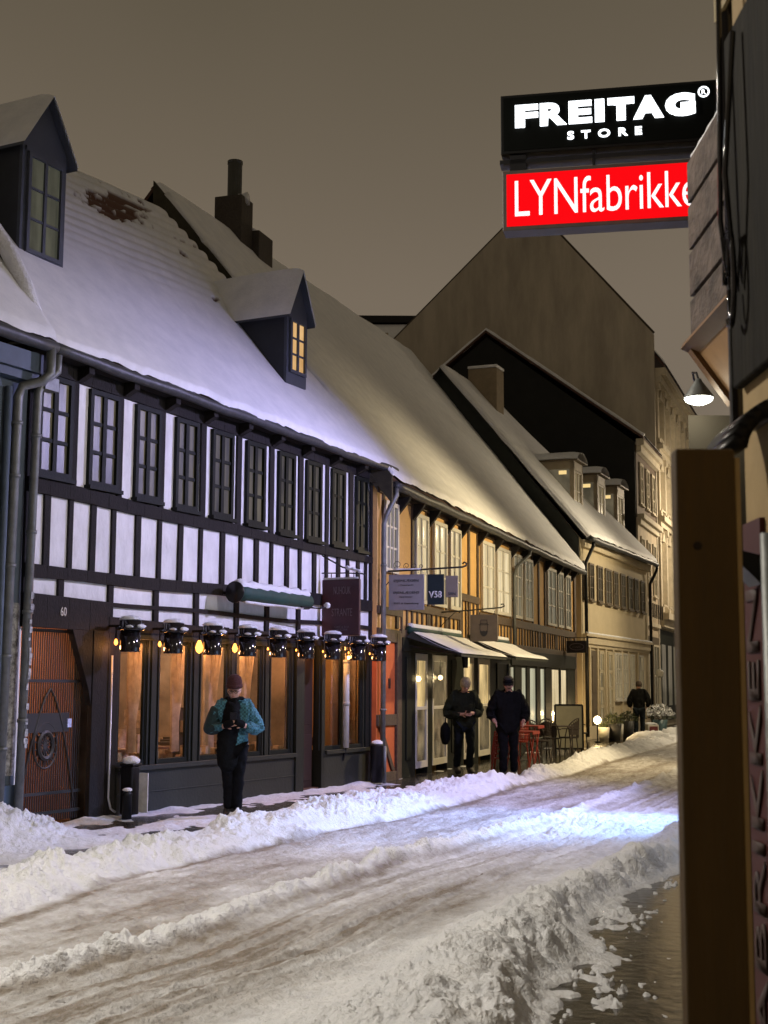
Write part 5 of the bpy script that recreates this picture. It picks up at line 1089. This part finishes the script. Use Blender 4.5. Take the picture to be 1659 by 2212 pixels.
def person(loc, rz, H, label, pose, clothes):
    """local frame: faces -y, z up, figure 1.75 high scaled to H"""
    k = H/1.75; o = empty('person', loc, rz, label, 'person'); o.scale = (k, k, k)
    J = {}; P = pose
    hip = V3(*P.get('hip', (0, 0, .93))); ch = V3(*P.get('chest', (0, -.01, 1.32))); nk = ch+V3(0, -.01, .16); hd = V3(*P.get('head', (0, -.05, 1.60)))
    J['pelvis'] = (hip, (.15, .11)); J['waist'] = ((hip+ch)/2, (.135, .10)); J['chest'] = (ch, (.16, .11)); J['neck'] = (nk, .055)
    fwd = V3(*P.get('face', (0, -1, -.35))).normalized(); upd = V3(0, 0, 1); upd = (upd-fwd*upd.dot(fwd)).normalized(); sd = fwd.cross(upd)
    J['jaw'] = (hd-upd*.045+fwd*.02, (.06, .065)); J['head'] = (hd+upd*.03, (.075, .088)); J['crown'] = (hd+upd*.10, (.055, .06))
    J['nose'] = (hd+fwd*.112-upd*.005, .013); J['noseb'] = (hd+fwd*.07, .03)
    bones = [('pelvis', 'waist'), ('waist', 'chest'), ('chest', 'neck'), ('neck', 'jaw'), ('jaw', 'head'), ('head', 'crown'), ('head', 'noseb'), ('noseb', 'nose')]
    for sgn_, sx in (('l', 1), ('r', -1)):
        J['ear'+sgn_] = (hd+sd*(.09*sx)+upd*.0, .018); bones.append(('head', 'ear'+sgn_))
        sh = ch+V3(sx*.175, 0, .09); el = V3(*P['elb'+sgn_]); ha = V3(*P['hand'+sgn_]); hx = hip+V3(sx*.095, 0, -.05); kn = V3(*P['knee'+sgn_]); an = V3(*P['ank'+sgn_]); toe = V3(*P['toe'+sgn_])
        J['sh'+sgn_] = (sh, .065); J['el'+sgn_] = (el, .045); wr = el+(ha-el)*.86; J['wr'+sgn_] = (wr, .03); J['ha'+sgn_] = (ha, (.04, .02))
        bones += [('chest', 'sh'+sgn_), ('sh'+sgn_, 'el'+sgn_), ('el'+sgn_, 'wr'+sgn_), ('wr'+sgn_, 'ha'+sgn_)]
        d = (ha-el).normalized(); s_ = V3(*P.get('palm'+sgn_, (1, 0, 0))); s_ = (s_-d*s_.dot(d)).normalized(); nn = d.cross(s_)
        cu = P.get('curl', .5)
        for f, (off, ln) in enumerate(((-.030, .075), (-.010, .085), (.010, .08), (.028, .062))):
            a = ha+s_*off+d*.035; b = a+d*ln*.5+nn*cu*.02*sx; c = b+d*ln*.35+nn*cu*.035*sx
            for nm, p, r in (('a', a, .0105), ('b', b, .0095), ('c', c, .008)): J['f%d%s%s' % (f, nm, sgn_)] = (p, r)
            bones += [('ha'+sgn_, 'f%da%s' % (f, sgn_)), ('f%da%s' % (f, sgn_), 'f%db%s' % (f, sgn_)), ('f%db%s' % (f, sgn_), 'f%dc%s' % (f, sgn_))]
        tp = wr+(ha-wr)*.4-s_*.04; J['t1'+sgn_] = (tp, .012); J['t2'+sgn_] = (tp-s_*.022+d*.035+nn*.02*sx, .010); bones += [('wr'+sgn_, 't1'+sgn_), ('t1'+sgn_, 't2'+sgn_)]
        J['hx'+sgn_] = (hx, .095); J['kn'+sgn_] = (kn, .062); J['an'+sgn_] = (an, .03); J['toe'+sgn_] = (toe, (.03, .02))
        bones += [('pelvis', 'hx'+sgn_), ('hx'+sgn_, 'kn'+sgn_), ('kn'+sgn_, 'an'+sgn_), ('an'+sgn_, 'toe'+sgn_)]
    skinmesh('body', J, bones, SKIN, o, 'pelvis')
    C = clothes
    # coat
    cj = {'pel': (hip+V3(0, 0, C.get('hem', -.10)-.08), C.get('hemr', (.20, .155))), 'wa': ((hip+ch)/2+V3(0, 0, -.02), C.get('war', (.18, .14))), 'ch': (ch, (.185, .14)), 'co': (nk+V3(0, 0, -.02), .085)}
    cb_ = [('pel', 'wa'), ('wa', 'ch'), ('ch', 'co')]
    for g_, sx in (('l', 1), ('r', -1)):
        sh = J['sh'+g_][0]; el = J['el'+g_][0]; wr = J['wr'+g_][0]; cj['s'+g_] = (sh+V3(0, 0, .0), .09*C.get('bulk', 1)); cj['m'+g_] = ((sh+el)/2, .078*C.get('bulk', 1)); cj['e'+g_] = (el, .070*C.get('bulk', 1)); cj['w'+g_] = (el+(wr-el)*.9, .050)
        cb_ += [('ch', 's'+g_), ('s'+g_, 'm'+g_), ('m'+g_, 'e'+g_), ('e'+g_, 'w'+g_)]
    skinmesh('coat', cj, cb_, C['coat'], o, 'wa', 3, .075)
    tj = {'b': (hip+V3(0, 0, .02), (.165, .125))}; tb__ = []
    for g_ in 'lr':
        for a_, b_, r_ in (('hx', 'h', .108), ('kn', 'k', .078), ('an', 'a', .066)): tj[b_+g_] = (J[a_+g_][0], r_*C.get('tw', 1))
        tb__ += [('b', 'h'+g_), ('h'+g_, 'k'+g_), ('k'+g_, 'a'+g_)]
    skinmesh('trousers', tj, tb__, C['trousers'], o, 'b', 3, .03)
    for g_ in 'lr':
        an, toe = J['an'+g_][0], J['toe'+g_][0]
        skinmesh('boot', {'a': (an+V3(0, 0, .06), .070), 'h': (an+V3(0, .015, -.03), .070), 't': (toe+V3(0, 0, .012), (.068, .052)), 'e': (toe+(toe-an)*.3+V3(0, 0, .015), (.055, .04))}, [('a', 'h'), ('h', 't'), ('t', 'e')], C['boots'], o, 'h', 1)
    # hair or headwear, fitted to the head
    Rm = Matrix((sd, -fwd, upd)).transposed().to_4x4(); Rm.translation = hd
    def headpiece(name, prof, m, c=(0, .012, .0), sy=1.16, n=20):
        b = MB(); b.lathe(prof, (0, 0, 0), n); b.v = [(x+c[0], y*sy+c[1], z+c[2]) for x, y, z in b.v]; h = b.build(name, m, o, True); h.matrix_local = Rm; return h
    if C.get('hair'):
        b = MB(); rnd = random.Random(5); b.lathe([(.090, -.035), (.100, .02), (.098, .08), (.075, .128), (.035, .15), (0, .153)], (0, 0, 0), 18); b.v = [(x, y*1.12+.022, z+max(0, -y)*.25+rnd.uniform(-.004, .004)) for x, y, z in b.v]; h = b.build('hair', C['hair'], o, True); h.matrix_local = Rm
    if C.get('hat') == 'beanie':
        headpiece('knitted_hat', [(.098, .060), (.101, .07), (.098, .10), (.098, .14), (.085, .19), (.05, .22), (0, .228)], C['hatm'], (0, .005, -.012)); headpiece('hat_cuff', [(.1, .058), (.107, .062), (.106, .10), (.1, .105)], C['hatm'], (0, .005, -.01))
    if C.get('hat') == 'cap':
        headpiece('cap', [(.094, .035), (.096, .07), (.085, .115), (.04, .135), (0, .137)], C['hatm'])
        b = MB(); b.prism([(-.075, -.07, .052), (.075, -.07, .052), (.06, -.15, .045), (0, -.17, .043), (-.06, -.15, .045)], (0, 0, .008)); h = b.build('cap_peak', C['hatm'], o); h.matrix_local = Rm
    b = MB(); 
    for sx in (-1, 1): b.blob((sx*.032, -.088, .012), (.011, .008, .007), 1, 6, 0)
    h = b.build('eyes', mat('eye', (.02, .015, .01), .3, .1, 5), o, True); h.matrix_local = Rm
    b = MB(); b.blob((0, -.095, -.052), (.022, .008, .006), 1, 6, 0); h = b.build('mouth', mat('lip', (.30, .10, .09), .5, .1, 5), o, True); h.matrix_local = Rm
    if C.get('glasses'):
        b = MB()
        for sx in (-1, 1): b.tube([(sx*.034+.025*math.cos(a*PI/8), -.106, .012+.019*math.sin(a*PI/8)) for a in range(17)], .0035, 5); b.tube([(sx*.06, -.104, .016), (sx*.09, -.02, .018)], .003, 4)
        b.tube([(-.01, -.107, .016), (.01, -.107, .016)], .003, 4); h = b.build('glasses', BLK, o); h.matrix_local = Rm
    return o, J, k
def held_phone(o, k, p, rx, label, lit=.0):
    w = o.matrix_basis @ Vector(p) if False else Matrix.Translation(o.location) @ Matrix.Rotation(o.rotation_euler[2], 4, 'Z') @ (Vector(p)*k)
    ph = empty('phone', w, o.rotation_euler[2], label, 'phone'); b = MB(); b.box(-.038, .038, -.004, .004, -.075, .075); x = b.build('phone_case', BLK, ph, bevel=.003); x.rotation_euler = (rx, 0, 0)
    if lit: y = MB().box(-.034, .034, .0045, .0055, -.068, .068).build('screen', emis('phone_screen', (.8, .85, 1), lit), ph); y.rotation_euler = (rx, 0, 0)
BLC = mat('black_coat_cloth', (.007, .007, .007), .95, .3, 30, .3, 60, spec=.08); BLT = mat('black_trouser_cloth', (.006, .006, .007), .95, .3, 30, spec=.08)
OLV = mat('dark_green_parka', (.016, .019, .011), .9, .35, 10, .5, 25, spec=.15); NVT = mat('dark_blue_jeans', (.012, .016, .02), .95, .3, 30, spec=.1); BOOT = mat('dark_boot', (.015, .012, .01), .6, .2, 10)
MARH = mat('maroon_knit', (.055, .014, .012), .95, .3, 60, .7, 90); GRH = mat('grey_blond_hair', (.30, .25, .17), .8, .3, 40)
# checked cloth
CHK = mat('teal_check_cloth', (.03, .15, .19), .85, .1, 10)
n = CHK.node_tree.nodes; l = CHK.node_tree.links; t_ = n.new('ShaderNodeTexCoord'); ck = n.new('ShaderNodeTexChecker'); ck.inputs['Scale'].default_value = 40; ck.inputs['Color1'].default_value = (.02, .075, .095, 1); ck.inputs['Color2'].default_value = (.055, .18, .22, 1)
l.new(t_.outputs['Object'], ck.inputs[0]); l.new(ck.outputs[0], n['Principled BSDF'].inputs['Base Color'])
DTL = mat('dark_teal_cloth', (.012, .03, .032), .9, .3, 20)
# 1: beanie, scarf, checked jacket, looking down at a phone
x1, y1 = -1.80, 16.7
pz = {'hip': (.0, .0, .93), 'chest': (0, -.02, 1.33), 'head': (-.0, -.07, 1.60), 'face': (-.12, -1, -.18), 'elbl': (.32, .0, 1.10), 'handl': (.07, -.26, 1.20), 'elbr': (-.31, .0, 1.10), 'handr': (-.05, -.26, 1.19), 'palml': (0, 0, 1), 'palmr': (0, 0, 1),
      'kneel': (.07, -.03, .50), 'ankl': (.055, .02, .09), 'toel': (.065, -.13, .035), 'kneer': (-.055, -.02, .50), 'ankr': (-.045, .05, .09), 'toer': (-.05, -.10, .035), 'curl': 1.2}
p1, J1, k1 = person((x1, y1, gz(x1, y1)*.3), .08, 1.66, 'person in a maroon knitted hat and teal checked jacket looking down at a phone', pz, dict(coat=CHK, trousers=BLT, boots=BOOT, hat='beanie', hatm=MARH, glasses=True, hem=-.07, hemr=(.20, .14), bulk=1.05, tw=.98))
skinmesh('scarf_and_apron', {'a': (V3(-.01, -.035, 1.50), (.115, .10)), 'b': (V3(-.03, -.10, 1.36), (.155, .10)), 'c': (V3(-.045, -.11, 1.17), (.165, .10)), 'd': (V3(-.06, -.08, .95), (.175, .11)), 'e': (V3(-.055, -.05, .74), (.165, .11)), 'f': (V3(-.03, -.02, .58), (.13, .10))}, [('a', 'b'), ('b', 'c'), ('c', 'd'), ('d', 'e'), ('e', 'f')], BLC, p1, 'c', 3, .045)
skinmesh('dark_sleeve', {'a': (V3(-.19, -.015, 1.40), .112), 'b': (V3(-.26, -.01, 1.24), .108), 'c': (V3(-.31, -.01, 1.10), .100), 'd': (V3(-.14, -.16, 1.16), .075)}, [('a', 'b'), ('b', 'c'), ('c', 'd')], DTL, p1, 'b')
for sx, nm in ((1, 'l'), (-1, 'r')):
    h = V3(*pz['hand'+nm]); skinmesh('glove', {'a': (h+V3(sx*.07, .035, -.02), .05), 'b': (h, (.055, .055)), 'c': (h+V3(-sx*.06, -.03, .03), .045)}, [('a', 'b'), ('b', 'c')], BLC, p1, 'b', 1)
held_phone(p1, k1, (.0, -.31, 1.27), .5, 'phone held up by the person in the checked jacket')
MB().tube([(.095*math.cos(a*PI/8), -.01+.085*math.sin(a*PI/8), 1.485+.012*math.sin(a)) for a in range(17)], .042, 10).build('scarf_wrap', BLC, p1, True)
# 2: grey haired, dark parka, holding a phone
x2, y2 = 1.47, 25.2
pz = {'hip': (.02, .0, .93), 'chest': (0, -.04, 1.33), 'head': (.02, -.11, 1.61), 'face': (.1, -1, -.75), 'elbl': (.30, -.02, 1.10), 'handl': (.08, -.27, 1.12), 'elbr': (-.33, .03, 1.08), 'handr': (-.02, -.28, 1.10), 'palml': (0, 0, 1), 'palmr': (0, 0, 1),
      'kneel': (.12, -.10, .50), 'ankl': (.11, .02, .11), 'toel': (.13, -.13, .035), 'kneer': (-.09, .02, .50), 'ankr': (-.10, .16, .12), 'toer': (-.10, .02, .035), 'curl': 1.}
p2, J2, k2 = person((x2, y2, gz(x2, y2)*.5), .12, 1.74, 'grey haired person in a bulky dark green parka walking while looking at a phone', pz, dict(coat=OLV, trousers=NVT, boots=BOOT, hair=GRH, bulk=1.3, hem=-.02, hemr=(.22, .17), war=(.22, .17)))
skinmesh('collar', {'a': (V3(0, -.02, 1.47), (.11, .10)), 'b': (V3(0, .03, 1.54), (.10, .07))}, [('a', 'b')], OLV, p2, 'a', 1)
held_phone(p2, k2, (.03, -.33, 1.13), 1.1, 'phone in the hands of the grey haired person', .25)
bg_ = empty('shoulder_bag', Matrix.Translation(p2.location) @ Vector((-.33, .02, .55)), .1, 'dark slack bag hanging at the left side of the grey haired person', 'bag'); b = MB(); b.blob((0, 0, .18), (.10, .12, .20), 8, 12, .15); b.build('bag_body', BLC, bg_, True); MB().tube([(0, 0, .36), (.03, 0, .7), (.10, 0, .92)], .012, 6).build('strap', BLC, bg_)
# 3: man in black with cap
x3, y3 = 2.17, 23.95
pz = {'hip': (.0, .0, .94), 'chest': (0, -.02, 1.35), 'head': (0, -.07, 1.63), 'face': (-.15, -1, -.35), 'elbl': (.31, .02, 1.12), 'handl': (.24, -.14, .98), 'elbr': (-.31, .02, 1.12), 'handr': (-.24, -.14, .98), 'palml': (0, 1, 0), 'palmr': (0, 1, 0),
      'kneel': (.10, -.02, .50), 'ankl': (.11, .10, .11), 'toel': (.12, -.05, .04), 'kneer': (-.10, -.12, .50), 'ankr': (-.10, -.06, .09), 'toer': (-.12, -.22, .035)}
p3, J3, k3 = person((x3, y3, gz(x3, y3)*.4), .05, 1.74, 'man in a black cap and thick black jacket walking towards the camera on the snow', pz, dict(coat=BLC, trousers=BLT, boots=BOOT, hat='cap', hatm=BLC, bulk=1.32, hem=-.10, hemr=(.22, .17), war=(.22, .17), hair=mat('dark_hair', (.02, .015, .01), .8, .2, 20)))
skinmesh('collar', {'a': (V3(0, -.01, 1.50), (.105, .10)), 'b': (V3(0, .02, 1.57), (.10, .08))}, [('a', 'b')], BLC, p3, 'a', 1)
# 4: distant walker, seen from behind
x4, y4 = 7.91, 42.6
pz = {'hip': (.0, .0, .93), 'chest': (0, -.02, 1.33), 'head': (0, -.05, 1.62), 'face': (.3, -1, -.15), 'elbl': (.30, .03, 1.10), 'handl': (.25, -.12, .95), 'elbr': (-.32, .04, 1.10), 'handr': (-.22, -.14, .95), 'palml': (0, 1, 0), 'palmr': (0, 1, 0),
      'kneel': (.10, -.04, .50), 'ankl': (.10, .06, .10), 'toel': (.11, -.08, .035), 'kneer': (-.10, -.04, .50), 'ankr': (-.10, .0, .09), 'toer': (-.11, -.14, .035)}
p4, J4, k4 = person((x4, y4, gz(x4, y4)*.5), PI-.2, 1.74, 'distant walker in a dark jacket seen from behind beside the flower pots', pz, dict(coat=BLC, trousers=NVT, boots=BOOT, hair=mat('brown_hair', (.04, .025, .015), .8, .2, 20), bulk=1.25, hem=-.02, hemr=(.20, .16)))
bpy.context.view_layer.update()
